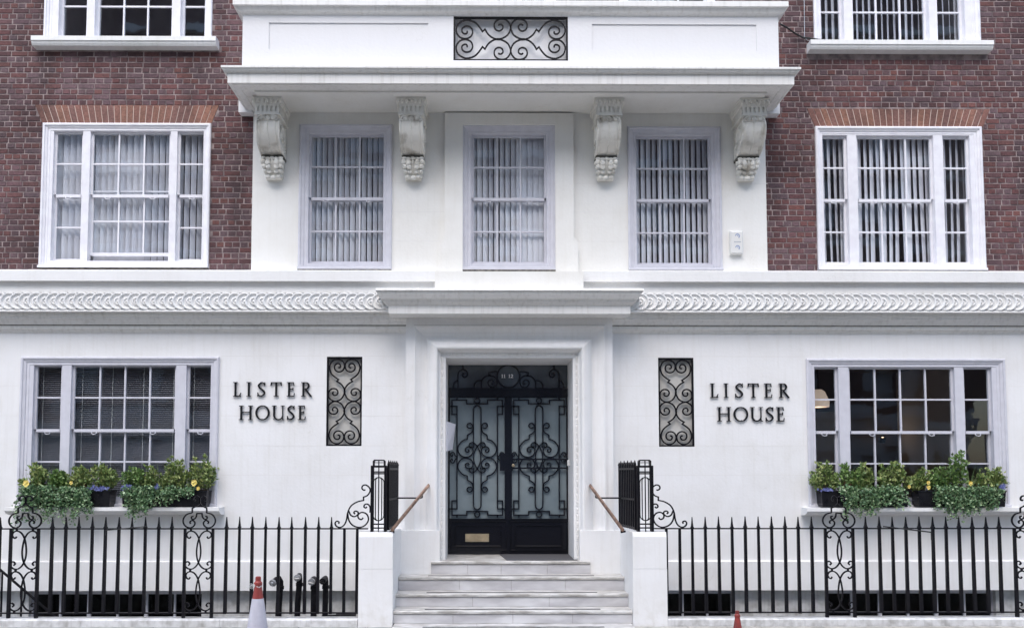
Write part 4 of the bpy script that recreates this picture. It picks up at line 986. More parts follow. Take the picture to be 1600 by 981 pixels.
# ================================================================== RAILINGS
RY = -1.02
kz = .082
for s_, lb in ((-1, 'left'), (1, 'right')):
    a, b = sorted((s_ * 1.802, s_ * 8.2)); q = MB()
    n = 4; L = (b - a) / n
    for i in range(n): q.prism_x([(-1.12, -.05), (-1.123, kz - .012), (-1.11, kz), (-.93, kz + .002), (-.925, -.05)], a + i * L, a + (i + 1) * L - .004)
    tag(MB().box(a, b, -1.137, -1.1215, -.03, -.006).build('gutter_grime', M['soot_and_shadow']), kind='structure')
    tag(q.build('railing_plinth', M['kerbw']), 'low white painted stone plinth under the %s railings' % lb, 'plinth', 'plinths under the railings')
zr, zr0, ztip = Z(825.5, RY), Z(956.5, RY), Z(806.5, RY)
def bar_geo(tip=True, zlow=None):
    q = MB(); h = .0165; zl_ = zr0 - .01 if zlow is None else zlow; zt_ = zr + .012 if tip else zr
    lv = [(zl_, h * 1.05), (zr - .02, h * .86), (zr + .008, h * .86)]
    if tip: lv += [(zr + .010, h * 1.15), (zr + .022, h * 1.15), (zr + .026, h * .85), (zr + .075, h * .55), (ztip - .006, h * .28), (ztip, .001)]
    vs = [(sx * r_, sy * r_, z) for z, r_ in lv for sx, sy in ((-1, -1), (1, -1), (1, 1), (-1, 1))]
    fs = [(i * 4 + k, i * 4 + (k + 1) % 4, (i + 1) * 4 + (k + 1) % 4, (i + 1) * 4 + k) for i in range(len(lv) - 1) for k in range(4)] + [(3, 2, 1, 0), tuple((len(lv) - 1) * 4 + k for k in range(4))]
    me = bpy.data.meshes.new('picket'); me.from_pydata(vs, [], fs); me.materials.append(M['iron']); return me
picket, plain, post = bar_geo(True), bar_geo(False), bar_geo(False, kz - .01)
def panel_mesh():
    """scroll panel between two posts; local x centred, absolute z"""
    sc = (X(332.9, 880, RY) - X(289.4, 880, RY)) / (1478 - 1285)
    zt_, zb_ = zr, zr0
    def f(p): return ((p[0] - 1382) * sc, zt_ + (zb_ - zt_) * (p[1] - 287) / (868 - 287))
    q = MB(); w_ = .0145
    s1 = cr([(1326, 340), (1318, 352), (1304, 346), (1296, 328), (1308, 308), (1335, 303), (1362, 320), (1384, 362), (1396, 432), (1392, 490), (1374, 535), (1346, 562), (1316, 564), (1292, 546), (1290, 524), (1308, 514), (1322, 528), (1312, 540)], 5)
    s2 = [(p[0], 584 + (p[1] - 303) * (852 - 584) / (566 - 303)) for p in s1]
    fin = cr([(1338, 226), (1326, 232), (1318, 246), (1332, 262), (1350, 252), (1352, 236), (1343, 222), (1332, 214)], 4)
    C = cr([(1332, 176), (1296, 186), (1273, 214), (1272, 246), (1292, 272), (1322, 280), (1346, 266), (1352, 244), (1336, 228), (1318, 238), (1322, 252)], 5)
    T = cr([(1340, 92), (1352, 86), (1342, 72), (1348, 60), (1366, 58), (1384, 74), (1382, 104), (1362, 126), (1332, 138)], 4)
    T = [(1357, 88), (1344, 92), (1337, 78), (1346, 62), (1364, 60)] and cr([(1352, 84), (1346, 92), (1337, 84), (1342, 66), (1360, 58), (1380, 72), (1384, 98), (1368, 124), (1334, 142)], 4)
    K = cr([(1364, 180), (1360, 204), (1346, 220), (1330, 218), (1328, 204), (1340, 200)], 4)
    for s_ in (-1, 1):
        g = lambda L: [f((1382 + s_ * (x_ - 1382), y_)) for x_, y_ in L]
        for pth in (s1, s2, C, K, T): q.sweep(g(pth), w_, -.009, .009)
        q.sweep(g([(1334, 142), (1332, 146), (1332, 176)]), w_, -.009, .009)
        for yy in (294, 575, 858): q.box(*sorted((g([(1326, yy)])[0][0] - .010, g([(1326, yy)])[0][0] + .010)), -.011, .011, f((0, yy + 7))[1], f((0, yy - 7))[1])
    q.sweep([f((1362, 180)), f((1402, 180))], w_, -.009, .009)
    me = bpy.data.meshes.new('scroll_panel'); me.from_pydata(q.v, [], q.f); me.materials.append(M['iron']); return me
pmesh = panel_mesh()
def xr_(px): return X(px, 826, RY)
def railing(side, tips, plains, panels, rail_x, lb):
    t = thing('railing', lb, 'railing', ((rail_x[0] + rail_x[1]) / 2, RY, 0), 'black iron railings in front of the house')
    a, b = rail_x
    MB().box(a, b, RY - .021, RY + .021, zr - .006, zr + .008).build('top_rail', M['iron'], t)
    MB().box(a, b, RY - .022, RY + .022, zr0 - .006, zr0 + .007).build('bottom_rail', M['iron'], t)
    for x in tips: link('picket', picket, (x + random.uniform(-.002, .002), RY, random.uniform(-.004, .004)), t, (random.uniform(-.002, .002), random.uniform(-.0028, .0028), random.uniform(-.12, .12)))
    for x in plains: link('picket', plain, (x, RY, 0), t)
    for x0, x1 in panels:
        link('post', post, (x0, RY, 0), t); link('post', post, (x1, RY, 0), t); link('scroll_panel', pmesh, ((x0 + x1) / 2, RY, 0), t)
    return t
def run(a, b, n): return [xr_(a + (b - a) * i / (n - 1)) for i in range(n)]
lt = [xr_(p) for p in (0,)] + run(81.8, 268.9, 10) + run(353.6, 518, 9)
lt += [xr_(0) - .157 * i for i in range(1, 8)]
railing('L', lt, run(538.3, 558.3, 2), [(xr_(17.5), xr_(60.5)), (xr_(289.4), xr_(332.9))], (-7.9, xr_(575)), 'black spiked iron railing with two scroll panels left of the steps')
rt = run(1081.7, 1268, 10) + run(1352.9, 1561.2, 11) + [xr_(1650) + .157 * i for i in range(5)]
railing('R', rt, run(1041, 1061.9, 2), [(xr_(1289.3), xr_(1332.3)), (xr_(1584.7), xr_(1628))], (xr_(1022), 8.0), 'black spiked iron railing with two scroll panels right of the steps')
# iron ties hanging on the rails
def rod(pts, name, label): 
    q = MB(); q.tube(pts, .007, 6); return tag(q.build(name, M['rubber']), label, 'bike lock' if False else 'metal rod')
A, B = at(165, 828, RY - .03), at(229, 822, RY - .03); rod([(A.x, A.y, A.z - .06), A, B], 'iron_rod', 'thin black rod tied askew along the top of the left railing')
A, B = at(1380, 822, RY - .03), at(1455, 831, RY - .03); q = MB(); q.tube([A, B], .009, 6); q.tube([B, (B.x, B.y, B.z - .09)], .006, 6); tag(q.build('iron_rod', M['rubber']), 'thin black rod lying askew along the top of the right railing', 'metal rod')
# ---- gate posts (openwork boxes), scroll brackets and folded gates on the piers
def gate_set(s_, lb):
    def gx(px): return X(px, 780, -1.04)
    if s_ < 0: x0, x1 = gx(579.5), gx(604.5)
    else: x0, x1 = gx(995), gx(1020.5)
    zt_, z0_ = Z(727, -1.04), 1.086
    t = thing('gate_post', 'black openwork iron gate post with oval tracery on the %s pier' % lb, 'gate post', ((x0 + x1) / 2, -1.04, z0_), 'openwork iron gate posts')
    q = MB(); e = .012
    for yy in (-1.075, -1.0 + .0):
        q.box(x0, x0 + .03, yy, yy + .02, z0_, zt_); q.box(x1 - .03, x1, yy, yy + .02, z0_, zt_); q.box(x0 + .03, x1 - .03, yy + .001, yy + .019, zt_ - .024, zt_)
    q.box(x0 + .001, x0 + .012, -1.055, -1.0, z0_, zt_ - .001); q.box(x1 - .012, x1 - .001, -1.055, -1.0, z0_, zt_ - .001)
    q.build('post_frame', M['iron'], t)
    q = MB(); xc = (x0 + x1) / 2; h = (x1 - x0) / 2 - .028
    for yy in (-1.07,):
        for zz in (zt_ - .075, zt_ - .095 + .0, z0_ + .045, z0_ + .09): q.box(x0 + .03, x1 - .03, yy, yy + .012, zz - .008, zz + .008)
        zo1, zo0 = zt_ - .14, z0_ + .13
        for hw_, dz in ((h * .95, 0), (h * .55, .0)):
            cap = [(xc + hw_ * math.cos(R(a_)), zo1 - hw_ + hw_ * math.sin(R(a_)) + dz) for a_ in range(0, 181, 20)] + [(xc + hw_ * math.cos(R(a_)), zo0 + hw_ + hw_ * math.sin(R(a_))) for a_ in range(180, 361, 20)]
            q.sweep(cap, .011, yy, yy + .012, True)
        q.box(xc - .006, xc + .006, yy - .001, yy + .011, z0_, zt_)
        q.box(xc - .022, xc - .016, yy + .002, yy + .010, z0_, zt_ - .1) if False else None
    q.build('oval_tracery', M['iron'], t)
    q = MB(); cz1 = Z(718, -1.04); hw_ = (x1 - x0) / 2 - .03
    q.sweep([(xc - hw_, zt_ - .002), (xc - hw_, cz1 - .018), (xc - hw_ + .012, cz1 - .006), (xc + hw_ - .012, cz1 - .006), (xc + hw_, cz1 - .018), (xc + hw_, zt_ - .002)], .014, -1.075, -.98)
    q.box(xc - .006, xc + .006, -1.07, -1.06, zt_, cz1 - .012); q.box(xc - hw_, xc + hw_, -1.07, -1.058, (zt_ + cz1) / 2 - .004, (zt_ + cz1) / 2 + .004)
    q.build('post_cap', M['iron'], t)
    # scroll bracket
    def f(p):
        px, py = 340 + p[0] / 3.49, 700 + p[1] / 3.49; P = at(px, py, RY); x = P.x if s_ < 0 else -P.x - .035; return (x, P.z)
    q = MB()
    S1 = cr([(806, 226), (797, 228), (787, 218), (792, 204), (808, 200), (826, 212), (832, 232), (818, 256), (796, 266)], 5)
    S1b = cr([(796, 284), (762, 292), (728, 314), (710, 350), (703, 390), (690, 418), (668, 431), (648, 424), (641, 408), (650, 397), (662, 402), (660, 411)], 5)
    S2 = cr([(709, 350), (716, 392), (738, 420), (775, 431), (808, 416), (823, 386), (812, 358), (786, 349), (767, 362), (768, 380), (784, 388), (794, 378)], 5)
    S3 = cr([(716, 342), (726, 364), (746, 372), (764, 362), (766, 348), (752, 342), (743, 350), (750, 358)], 4)
    S4 = cr([(831, 350), (832, 322), (820, 305), (804, 306), (798, 318), (808, 325), (814, 318)], 4)
    for L in (S1 + [(796, 284)] + S1b[1:], S2, S3, S4): q.sweep([f(p) for p in L], .0155, RY - .01, RY + .01)
    tag(q.build('scroll_bracket', M['iron']), 'black iron scroll bracket bracing the %s gate post' % lb, 'scroll bracket', 'scroll brackets beside the gate posts')
    # folded gate running back over the side wall
    if s_ < 0: A = Vector((X(607, 780, -.98), -.98, 0)); B = Vector((X(621, 780, -.22), -.22, 0))
    else: A = Vector((X(992.5, 780, -.98), -.98, 0)); B = Vector((X(968, 780, -.22), -.22, 0))
    zg_ = 1.10; zt2 = 1.86; t = thing('folded_gate', 'black iron gate folded back over the %s side wall' % lb, 'gate', ((A.x + B.x) / 2, (A.y + B.y) / 2, zg_), 'folded iron gates')
    d = (B - A).normalized(); nrm = Vector((-d.y, d.x, 0))
    def seg(mb, P, Q, th, z0, z1):
        a, b = P + nrm * th, P - nrm * th; c, e_ = Q - nrm * th, Q + nrm * th
        mb.add([(p.x, p.y, z) for z in (z0, z1) for p in (a, b, c, e_)], [(0, 3, 2, 1), (4, 5, 6, 7), (0, 1, 5, 4), (1, 2, 6, 5), (2, 3, 7, 6), (3, 0, 4, 7)])
    for z in (zg_ + .02, zg_ + .36, zt2 - .035): q = MB(); seg(q, A, B, .012, z - .012, z + .012); q.build('gate_rail', M['iron'], t)
    N = 10
    for i in range(N):
        P = A + (B - A) * (i / (N - 1)); q = MB(); hh = .012
        ztp = zt2 + .07 - .02 * (i % 2)
        q.add([(P.x + sx * r_, P.y + sy * r_, z) for z, r_ in ((zg_, hh), (zt2, hh), (zt2 + .02, hh * 1.3), (ztp, .002)) for sx, sy in ((-1, -1), (1, -1), (1, 1), (-1, 1))],
              [(j * 4 + k, j * 4 + (k + 1) % 4, j * 4 + 4 + (k + 1) % 4, j * 4 + 4 + k) for j in range(3) for k in range(4)] + [(3, 2, 1, 0), (12, 13, 14, 15)])
        q.build('gate_bar', M['iron'], t)
    # handrail
    if s_ < 0: p0, p1 = at(614, 826, -1.10), at(670, 757.5, -.14)
    else: p0, p1 = at(972, 826, -1.10), at(921.5, 757.5, -.14)
    hr = thing('handrail', 'bronze handrail sloping up the %s side of the steps' % lb, 'handrail', p0, 'bronze handrails')
    u = (p1 - p0)
    MB().tube([p0 - u * .02, p0, p0 + u * .5, p1], .021, 10).build('rail', M['copper'], hr, smooth=True)
    e = p0 + u * .02; MB().tube([e, (e.x, e.y, e.z - .05), (e.x - s_ * -.05, e.y + .03, 1.09)], .012, 8).build('lower_bracket', M['iron'], hr, smooth=True)
    e = p0 + u * .80; gxp = A + (B - A) * .8; MB().tube([(e.x, e.y, e.z - .02), (e.x, e.y, e.z - .055), (e.x + s_ * .02, e.y, e.z - .06), (gxp.x, e.y, e.z - .06)], .010, 8).build('upper_bracket', M['iron'], hr, smooth=True)
gate_set(-1, 'left'); gate_set(1, 'right')
# ================================================================== LETTERS
def letter(ch, x0, x1, z0, z1, y0, y1, parent):
    y0, y1 = -.026, -.010; q = MB(); w_ = x1 - x0; h = z1 - z0; T = .025; t = .0125; s_ = .009; xc = (x0 + x1) / 2
    def ser(x, z, hw): q.box(x - hw, x + hw, y0, y1, z - s_ / 2, z + s_ / 2)
    def stem(x, za=z0, zb=z1, th=T, ser_b=True, ser_t=True, hw=.030):
        q.box(x - th / 2, x + th / 2, y0 + .0004, y1 - .0004, za, zb)
        if ser_b: ser(x, za + s_ / 2, hw)
        if ser_t: ser(x, zb - s_ / 2, hw)
    if ch == 'I': stem(xc)
    elif ch == 'L': stem(x0 + .030); q.box(x0 + .03, x1 - .004, y0 + .0008, y1 - .0008, z0, z0 + t); q.prism_y([(x1 - .018, z0), (x1, z0 + .05), (x1 - .010, z0 + .05), (x1 - .03, z0 + .012)], y0 + .001, y1 - .001)
    elif ch == 'T':
        stem(xc, ser_t=False); q.box(x0 + .004, x1 - .004, y0 + .0008, y1 - .0008, z1 - t, z1)
        for s2, x in ((1, x0), (-1, x1)): q.prism_y([(x, z1 - .048), (x + s2 * .010, z1 - .048), (x + s2 * .026, z1 - .006), (x + s2 * .006, z1)][::s2], y0 + .001, y1 - .001)
    elif ch == 'E':
        stem(x0 + .030)
        for zz, xe in ((z0 + t / 2, x1), (z0 + h * .53, x1 - .018), (z1 - t / 2, x1 - .008)):
            q.box(x0 + .03, xe - .003, y0 + .0008, y1 - .0008, zz - t / 2, zz + t / 2)
            dz = .04 if zz < z0 + h * .3 else (-.04 if zz > z0 + h * .8 else 0)
            if dz: q.sweep([(xe - .009, zz), (xe - .003, zz + dz)], .010, y0 + .001, y1 - .001)
            else: q.box(xe - .010, xe, y0 + .001, y1 - .001, zz - .02, zz + .02)
    elif ch == 'H':
        stem(x0 + .030); stem(x1 - .030); q.box(x0 + .03, x1 - .03, y0 + .0008, y1 - .0008, z0 + h * .50, z0 + h * .50 + t)
    elif ch == 'O':
        n = 32; pts = []; ws = []
        for i in range(n):
            a = 2 * math.pi * i / n; pts.append((xc + (w_ / 2 - T * .5) * math.cos(a), (z0 + z1) / 2 + (h / 2 - t * .3) * math.sin(a))); ws.append(t + (T - t) * abs(math.cos(a)) ** 1.3)
        q.sweep(pts, ws, y0, y1, True)
    elif ch == 'U':
        zc = z0 + w_ * .38
        q.box(x0 + .03 - T / 2, x0 + .03 + T / 2, y0, y1, zc, z1); ser(x0 + .03, z1 - s_ / 2, .03)
        q.box(x1 - .026 - t / 2, x1 - .026 + t / 2, y0, y1, z0 + .004, z1); ser(x1 - .026, z1 - s_ / 2, .026); q.box(x1 - .03, x1 - .002, y0 + .001, y1 - .001, z0, z0 + s_)
        pts = [(x0 + .03 + (w_ - .056) / 2 * (1 - math.cos(math.pi * i / 12)), zc - (zc - z0 - t * .4) * math.sin(math.pi * i / 12)) for i in range(13)]
        q.sweep(pts, [T + (t - T) * i / 12 for i in range(13)], y0 + .0006, y1 - .0006)
    elif ch == 'S':
        P = cr([(x1 - .010, z1 - .045), (x1 - .024, z1 - .016), (xc, z1 - .007), (x0 + .018, z1 - h * .20), (x0 + .026, z1 - h * .36), (xc, z1 - h * .49), (x1 - .026, z1 - h * .62), (x1 - .016, z1 - h * .80), (xc, z0 + .007), (x0 + .018, z0 + .020), (x0 + .006, z0 + .052)], 4)
        n = len(P); q.sweep(P, [.012 + (T - .012) * math.sin(math.pi * i / (n - 1)) ** 2 for i in range(n)], y0, y1)
        q.box(x1 - .016, x1 - .006, y0 + .001, y1 - .001, z1 - .055, z1 - .0); q.box(x0 + .002, x0 + .012, y0 + .001, y1 - .001, z0, z0 + .055)
    elif ch == 'R':
        stem(x0 + .030); zc = z1 - h * .25; bx = x0 + .03
        pts = [(bx, z1 - t / 2)] + [(bx + w_ * .22 + w_ * .27 * math.sin(math.pi * i / 8), zc + (h * .25 - t / 2) * math.cos(math.pi * i / 8)) for i in range(9)] + [(bx, z1 - h * .5 + t / 2)]
        q.sweep(pts, [t] + [t + (T - t) * math.sin(math.pi * i / 8) for i in range(9)] + [t], y0 + .0006, y1 - .0006)
        q.sweep([(bx + w_ * .2, z1 - h * .5), (x1 - .012, z0 + .004), (x1, z0 + .002)], [T * .9, T * .9, .01], y0 + .0008, y1 - .0008)
    return q.build('letter', M['letter'], parent)
def sign(words, lb):
    zc = Z(627, 0); t = thing('wall_sign', lb, 'sign', (X((words[0][1][0][1] + words[0][1][-1][2]) / 2, 620), -.03, zc), 'raised house name signs')
    for (py0, py1), row in words:
        za, zb_ = Z(py1, -.03), Z(py0, -.03)
        for ch, a, b in row: letter(ch, X(a, 620, -.03), X(b, 620, -.03), za, zb_, -.045, -.02, t)
    # the letters stand off the wall on short studs
    q = MB()
    for (py0, py1), row in words:
        for ch, a, b in row: xx = X((a + b) / 2 if ch in 'ISTO' else a + 3.4, 620, 0); zz = Z(py1, 0) + .014; q.box(xx - .004, xx + .004, -.012, .001, zz - .008, zz + .008); zz = Z(py0, 0) - .014; q.box(xx - .004, xx + .004, -.012, .001, zz - .004, zz + .004)
    q.build('stud', M['steel'], t)
sign([((597, 619.5), [('L', 363.7, 376.5), ('I', 384.5, 392), ('S', 401.5, 414.5), ('T', 422, 440), ('E', 447.6, 460), ('R', 470, 487)]),
      ((633.5, 656), [('H', 373.4, 395), ('O', 399, 421.4), ('U', 424.8, 444.8), ('S', 448.3, 460.8), ('E', 465.4, 477.5)])], 'raised black letters reading LISTER HOUSE on the stucco left of the door')
sign([((598.5, 621), [('L', 1110, 1123), ('I', 1131.2, 1138.8), ('S', 1149, 1162), ('T', 1168.7, 1186.6), ('E', 1194.6, 1207), ('R', 1217.5, 1234)]),
      ((635.5, 658), [('H', 1120.5, 1142.2), ('O', 1146, 1169), ('U', 1172, 1192), ('S', 1196, 1209), ('E', 1213, 1225.5)])], 'raised black letters reading LISTER HOUSE on the stucco right of the door')
# ================================================================== ALARM BOX, CABLES
P0, P1 = at(1141.5, 397, -.05), at(1160.5, 361.5, -.05)
t = thing('alarm_box', 'white alarm box with two round blue marks right of the upper windows', 'alarm box', ((P0.x + P1.x) / 2, 0, P0.z))
q = MB(); c = .012; q.cbox(P0.x, P1.x, -.065, 0, P0.z, P1.z, .014); q.build('case', M['plastic'], t)
xc = (P0.x + P1.x) / 2 + .008; hh = P1.z - P0.z
for f_, mm in ((.78, M['blue']), (.27, M['blue'])):
    q = MB(); zc_ = P0.z + hh * f_; q.sweep([(xc + .026 * math.cos(R(a_)), zc_ + .026 * math.sin(R(a_))) for a_ in range(-60, 200, 20)], .012, -.0665, -.064); q.blob((xc + .004, -.064, zc_ + .004), (.010, .003, .010), 8, 4); q.build('printed_mark', mm, t)
q = MB()
for i in range(6): q.box(xc - .045 + i * .016, xc - .035 + i * .016, -.0665, -.064, P0.z + hh * .5, P0.z + hh * .54)
q.build('printed_lettering', M['greyp'], t)
pts = [at(1219, 38, -.2), at(1230, 44, -.1), at(1243, 53, .02), at(1255, 59.5, .05), at(1268, 61, .05), at(1283, 63, .0), at(1292, 64.5, -.02), at(1319, 64, .0)]
q = MB(); q.tube(pts, [.012] * 6 + [.009, .007], 6); tag(q.build('black_cable', M['rubber'], smooth=True), 'black cable sagging from the balcony parapet to the top right window sill', 'cable')
pts = [at(1256, -60, .055), at(1256.5, 0, .055), at(1257, 40, .055), at(1257, 59, .055), at(1262, 64, .04), at(1270, 63, .03)]
q = MB(); q.tube(pts, .005, 5); tag(q.build('grey_wire', M['steel']), 'thin pale wire running down the bricks beside the top right window', 'cable')
# ================================================================== STAND PIPES
def pipe(px0, py_top, px_cap, py_cap, r, lean, capm, lb, yy=-.55):
    Pt, Pc = at(px0, py_top, yy), at(px_cap, py_cap, yy - .12)
    t = thing('vent_pipe', lb, 'pipe', (Pt.x - lean, yy, AREAZ), 'black stand pipes in the light well')
    pts = [(Pt.x - lean, yy, AREAZ), (Pt.x - lean * .3, yy, Pt.z - .35), (Pt.x, yy, Pt.z - .11), (Pt.x, yy, Pt.z - .05), (Pt.x + (Pc.x - Pt.x) * .25, yy - .02, Pt.z - .012), (Pt.x + (Pc.x - Pt.x) * .6, yy - .06, Pt.z - .02), (Pc.x, yy - .11, Pc.z)]
    MB().tube(pts, r, 12).build('pipe_body', M['iron'], t, smooth=True)
    MB().tube([(Pt.x, yy, Pt.z - .14), (Pt.x, yy, Pt.z - .10)], r * 1.2, 12).build('collar', M['iron'], t, smooth=True)
    d = (Vector(pts[-1]) - Vector(pts[-2])).normalized(); e = Vector(pts[-1])
    MB().tube([e, e + d * .025, e + d * .03, e + d * .05], [r * 1.12, r * 1.12, r * .7, r * .6], 12).build('cap', capm, t, smooth=True)
    q = MB(); u = Vector((d.z, 0, -d.x)).normalized() if abs(d.y) < .99 else Vector((1, 0, 0))
    q.tube([e + d * .05 - u * r * .9, e + d * .05 + u * r * .9], .008, 6); q.build('cap_lug', capm, t)
pipe(438, 902, 427, 909.5, .040, .05, M['steel'], 'leftmost black stand pipe, with a grey cap turned left')
pipe(468, 897, 464.5, 902, .037, .06, M['steel'], 'tallest black stand pipe, second from the left, with a grey cap facing out')
pipe(491, 902, 487, 908, .038, .01, M['steel'], 'black stand pipe third from the left, with a lugged grey cap')
pipe(509, 901, 504.5, 907, .036, .01, M['iron'], 'rightmost black stand pipe, with an all black cap')
q = MB(); q.tube([at(525, 962, -.5), at(548, 961, -.5), at(556, 962, -.5)], .03, 8); q.tube([at(503, 963, -.5), at(525, 962, -.5)], .022, 8); tag(q.build('drain_pipe', M['iron'], smooth=True), 'black pipe lying behind the railing foot beside the left pier', 'pipe')
# basement stair rail at far left
q = MB(); A, B = at(-60, 838, -.45), at(92, 968, -.45); q.tube([A, B], .016, 8)
for u in (.1, .42, .62): P = A.lerp(B, u); q.tube([P, (P.x, P.y, AREAZ)], .012, 6)
tag(q.build('basement_stair_rail', M['iron'], smooth=True), 'black sloping handrail going down to the basement at the far left', 'handrail')
# ================================================================== TRAFFIC CONES
def cone(px, py_tip, hgt, lb, white):
    dist = (EYE.z - hgt) * F_PX / (py_tip - 738); P = at(px, py_tip, EYE.y + dist); yy = P.y; k = hgt / .75
    t = thing('traffic_cone', lb, 'traffic cone', (P.x, yy, 0), None)
    c = (P.x, yy, 0)
    b = MB(); b.box(P.x - .2 * k, P.x + .2 * k, yy - .2 * k, yy + .2 * k, .001, .035 * k); b.build('base', M['rubber'], t)
    n = 24; R0 = .135 * k
    def rad(z): return .024 * k + (R0 - .024 * k) * (1 - z / (.73 * k))
    q = MB(); q.lathe([(rad(.03 * k), .03 * k), (rad(.52 * k), .52 * k), (rad(.52 * k) , .71 * k * .99 - .02 * k), ] if False else [(rad(.03 * k), .03 * k), (rad(.50 * k), .50 * k), (rad(.66 * k), .66 * k), (rad(.66 * k) + .006 * k, .665 * k), (rad(.66 * k) + .006 * k, .69 * k), (.030 * k, .70 * k), (.026 * k, .715 * k), (.028 * k, .72 * k), (.026 * k, .745 * k), (.018 * k, .75 * k)], c, n=n)
    q.build('cone_body', M['red'], t, smooth=True)
    if white:
        q = MB(); q.lathe([(rad(.12 * k) + .002, .12 * k), (rad(.535 * k) + .003, .535 * k)], c, n=n); q.f = q.f[:-2]; q.build('reflective_sleeve', M['cone_w'], t, smooth=True)
        rn = random.Random(4); q = MB()
        for i in range(7):
            x, z = P.x - .01, .67; pts = [(x, yy - .03, z)]
            for j in range(4): x -= .022 + rn.uniform(-.004, .01); z += rn.uniform(-.022, .014); pts.append((x, yy - .03 + rn.uniform(-.01, .01), z))
            q.tube(pts, .0015, 4)
        q.tube([(P.x + .036 * math.cos(a_ / 10 * math.pi), yy + .036 * math.sin(a_ / 10 * math.pi), .655 + .012 * math.sin(a_)) for a_ in range(0, 41)], .002, 4)
        q.build('string_tangle', M['plastic'], t)
cone(403.5, 898, .75, 'red traffic cone with grey white sleeve and string round its tip, before the left railing', True)
cone(1152, 951, .50, 'small all red traffic cone before the right railing', False)
# ================================================================== PLANTERS AND PLANTS
def leaf(mb, p, size, rn, upb=.4, narrow=.55):
    d = Vector((rn.uniform(-1, 1), rn.uniform(-1, .6), rn.uniform(-.6, 1) + upb)).normalized(); a = d.cross(Vector((rn.uniform(-1, 1), rn.uniform(-1, 1), rn.uniform(-1, 1)))).normalized()
    n = d.cross(a) * size * .12; p = Vector(p); w_ = size * narrow * .5
    mb.add([p, p + d * size * .45 + a * w_ + n, p + d * size, p + d * size * .45 - a * w_ + n], [(0, 1, 2), (0, 2, 3)])
def shrub(cx, cy, z0, w_, h, name, label, m_, rn, n=420, size=.045, grp=None, cat='plant'):
    t = thing(name, label, cat, (cx, cy, z0), grp)
    stems = MB(); lv = MB(); ns = 16
    for i in range(ns):
        a = rn.uniform(-1, 1); tip = Vector((cx + a * w_ / 2, cy + rn.uniform(-.09, .07), z0 + h * (1 - .55 * a * a) * rn.uniform(.62, 1.05))); base = Vector((cx + a * w_ * .18, cy, z0 - .03))
        mid = base.lerp(tip, .5) + Vector((a * .02, 0, .02)); stems.tube([base, mid, tip], [.004, .003, .0015], 4)
        for j in range(n // ns):
            u = rn.uniform(.18, 1.02) ** .8; p = (base.lerp(mid, u * 2) if u < .5 else mid.lerp(tip, u * 2 - 1)) + Vector((rn.gauss(0, .022), rn.gauss(0, .022), rn.gauss(0, .012)))
            leaf(lv, p, size * rn.uniform(.6, 1.2), rn, .5)
        for j in range(7): leaf(lv, tip, size * rn.uniform(.7, 1.1), rn, .8)
    stems.build('stem', M['stem'], t); lv.build('foliage', m_, t)
    return t
def ivy(x0, x1, yb, ztop, label, rn, dens, strands, grp):
    t = thing('trailing_ivy', label, 'ivy', ((x0 + x1) / 2, yb, ztop), grp); st_ = MB(); lv = MB()
    for i in range(strands):
        u = rn.random(); x = x0 + (x1 - x0) * u; L = dens(u) * (rn.uniform(.2, .8) if rn.random() < .6 else rn.uniform(.8, 1.2))
        p = Vector((x, yb + rn.uniform(-.02, .12), ztop + rn.uniform(-.01, .05))); pts = [p.copy()]
        fwd = rn.uniform(.02, .085)
        n = max(3, int(L / .03)); dx = rn.uniform(-.012, .012)
        for j in range(n):
            q_ = j / n; p = p + Vector((dx + rn.gauss(0, .006), (-(fwd * 1.4) / n * (1 if q_ < .5 else -.15)) - (max(0, p.y - yb + .02) * .5 if j < 2 else 0), -L / n * (1 if j > 0 else .3))); pts.append(p.copy())
            for k in range(4): leaf(lv, p + Vector((rn.gauss(0, .014), rn.gauss(-.006, .012), rn.gauss(0, .012))), rn.uniform(.022, .040), rn, -.3, .85)
        st_.tube(pts, .0018, 4)
    st_.build('stem', M['stem'], t); lv.build('foliage', M['ivy'], t); return t
def tuft(cx, cy, z0, h, label, rn, n=20):
    t = MB()
    for i in range(n):
        a = rn.uniform(-.55, .55); dy = rn.uniform(-.2, .15); hh = h * rn.uniform(.6, 1.1); w_ = .0062
        pts = [Vector((cx + a * .02, cy, z0 - .04)) + Vector((a * hh * .9 * u * (.35 + .65 * u), dy * hh * u, hh * u * (1 - .22 * abs(a) * u * 1.6))) for u in (0, .25, .5, .75, 1)]
        vs = []
        for j, p in enumerate(pts): ww = w_ * (1 - j / 4.3); vs += [p + Vector((-ww, 0, 0)), p + Vector((ww, 0, 0))]
        t.add(vs, [(j * 2, j * 2 + 1, j * 2 + 3, j * 2 + 2) for j in range(4)])
    return tag(t.build('grass_tuft', M['grass']), label, 'grass', 'grass tufts in the window planters')
def pansy(P, r, m_, name, label, rn, grp):
    t = thing(name, label, 'flower', P, grp); P = Vector(P)
    for a, rr in ((60, 1.), (120, 1.), (190, .85), (350, .85), (270, 1.05)):
        q = MB(); c = P + Vector((math.cos(R(a)) * r * .5, rn.uniform(-.006, .0), math.sin(R(a)) * r * .5)); n = 9
        vs = [c + Vector((0, .002, 0))] + [c + Vector((math.cos(2 * math.pi * i / n) * r * .56 * rr, -.006 - .004 * math.cos(3 * 2 * math.pi * i / n), math.sin(2 * math.pi * i / n) * r * .56 * rr)) for i in range(n)]
        q.add(vs, [(0, 1 + i, 1 + (i + 1) % n) for i in range(n)]); q.build('petal', m_, t)
    MB().blob((P.x, P.y - .009, P.z), (r * .12, .004, r * .12), 6, 4).build('flower_eye', M['redleaf'] if m_ is M['yellow'] else M['yellow'], t)
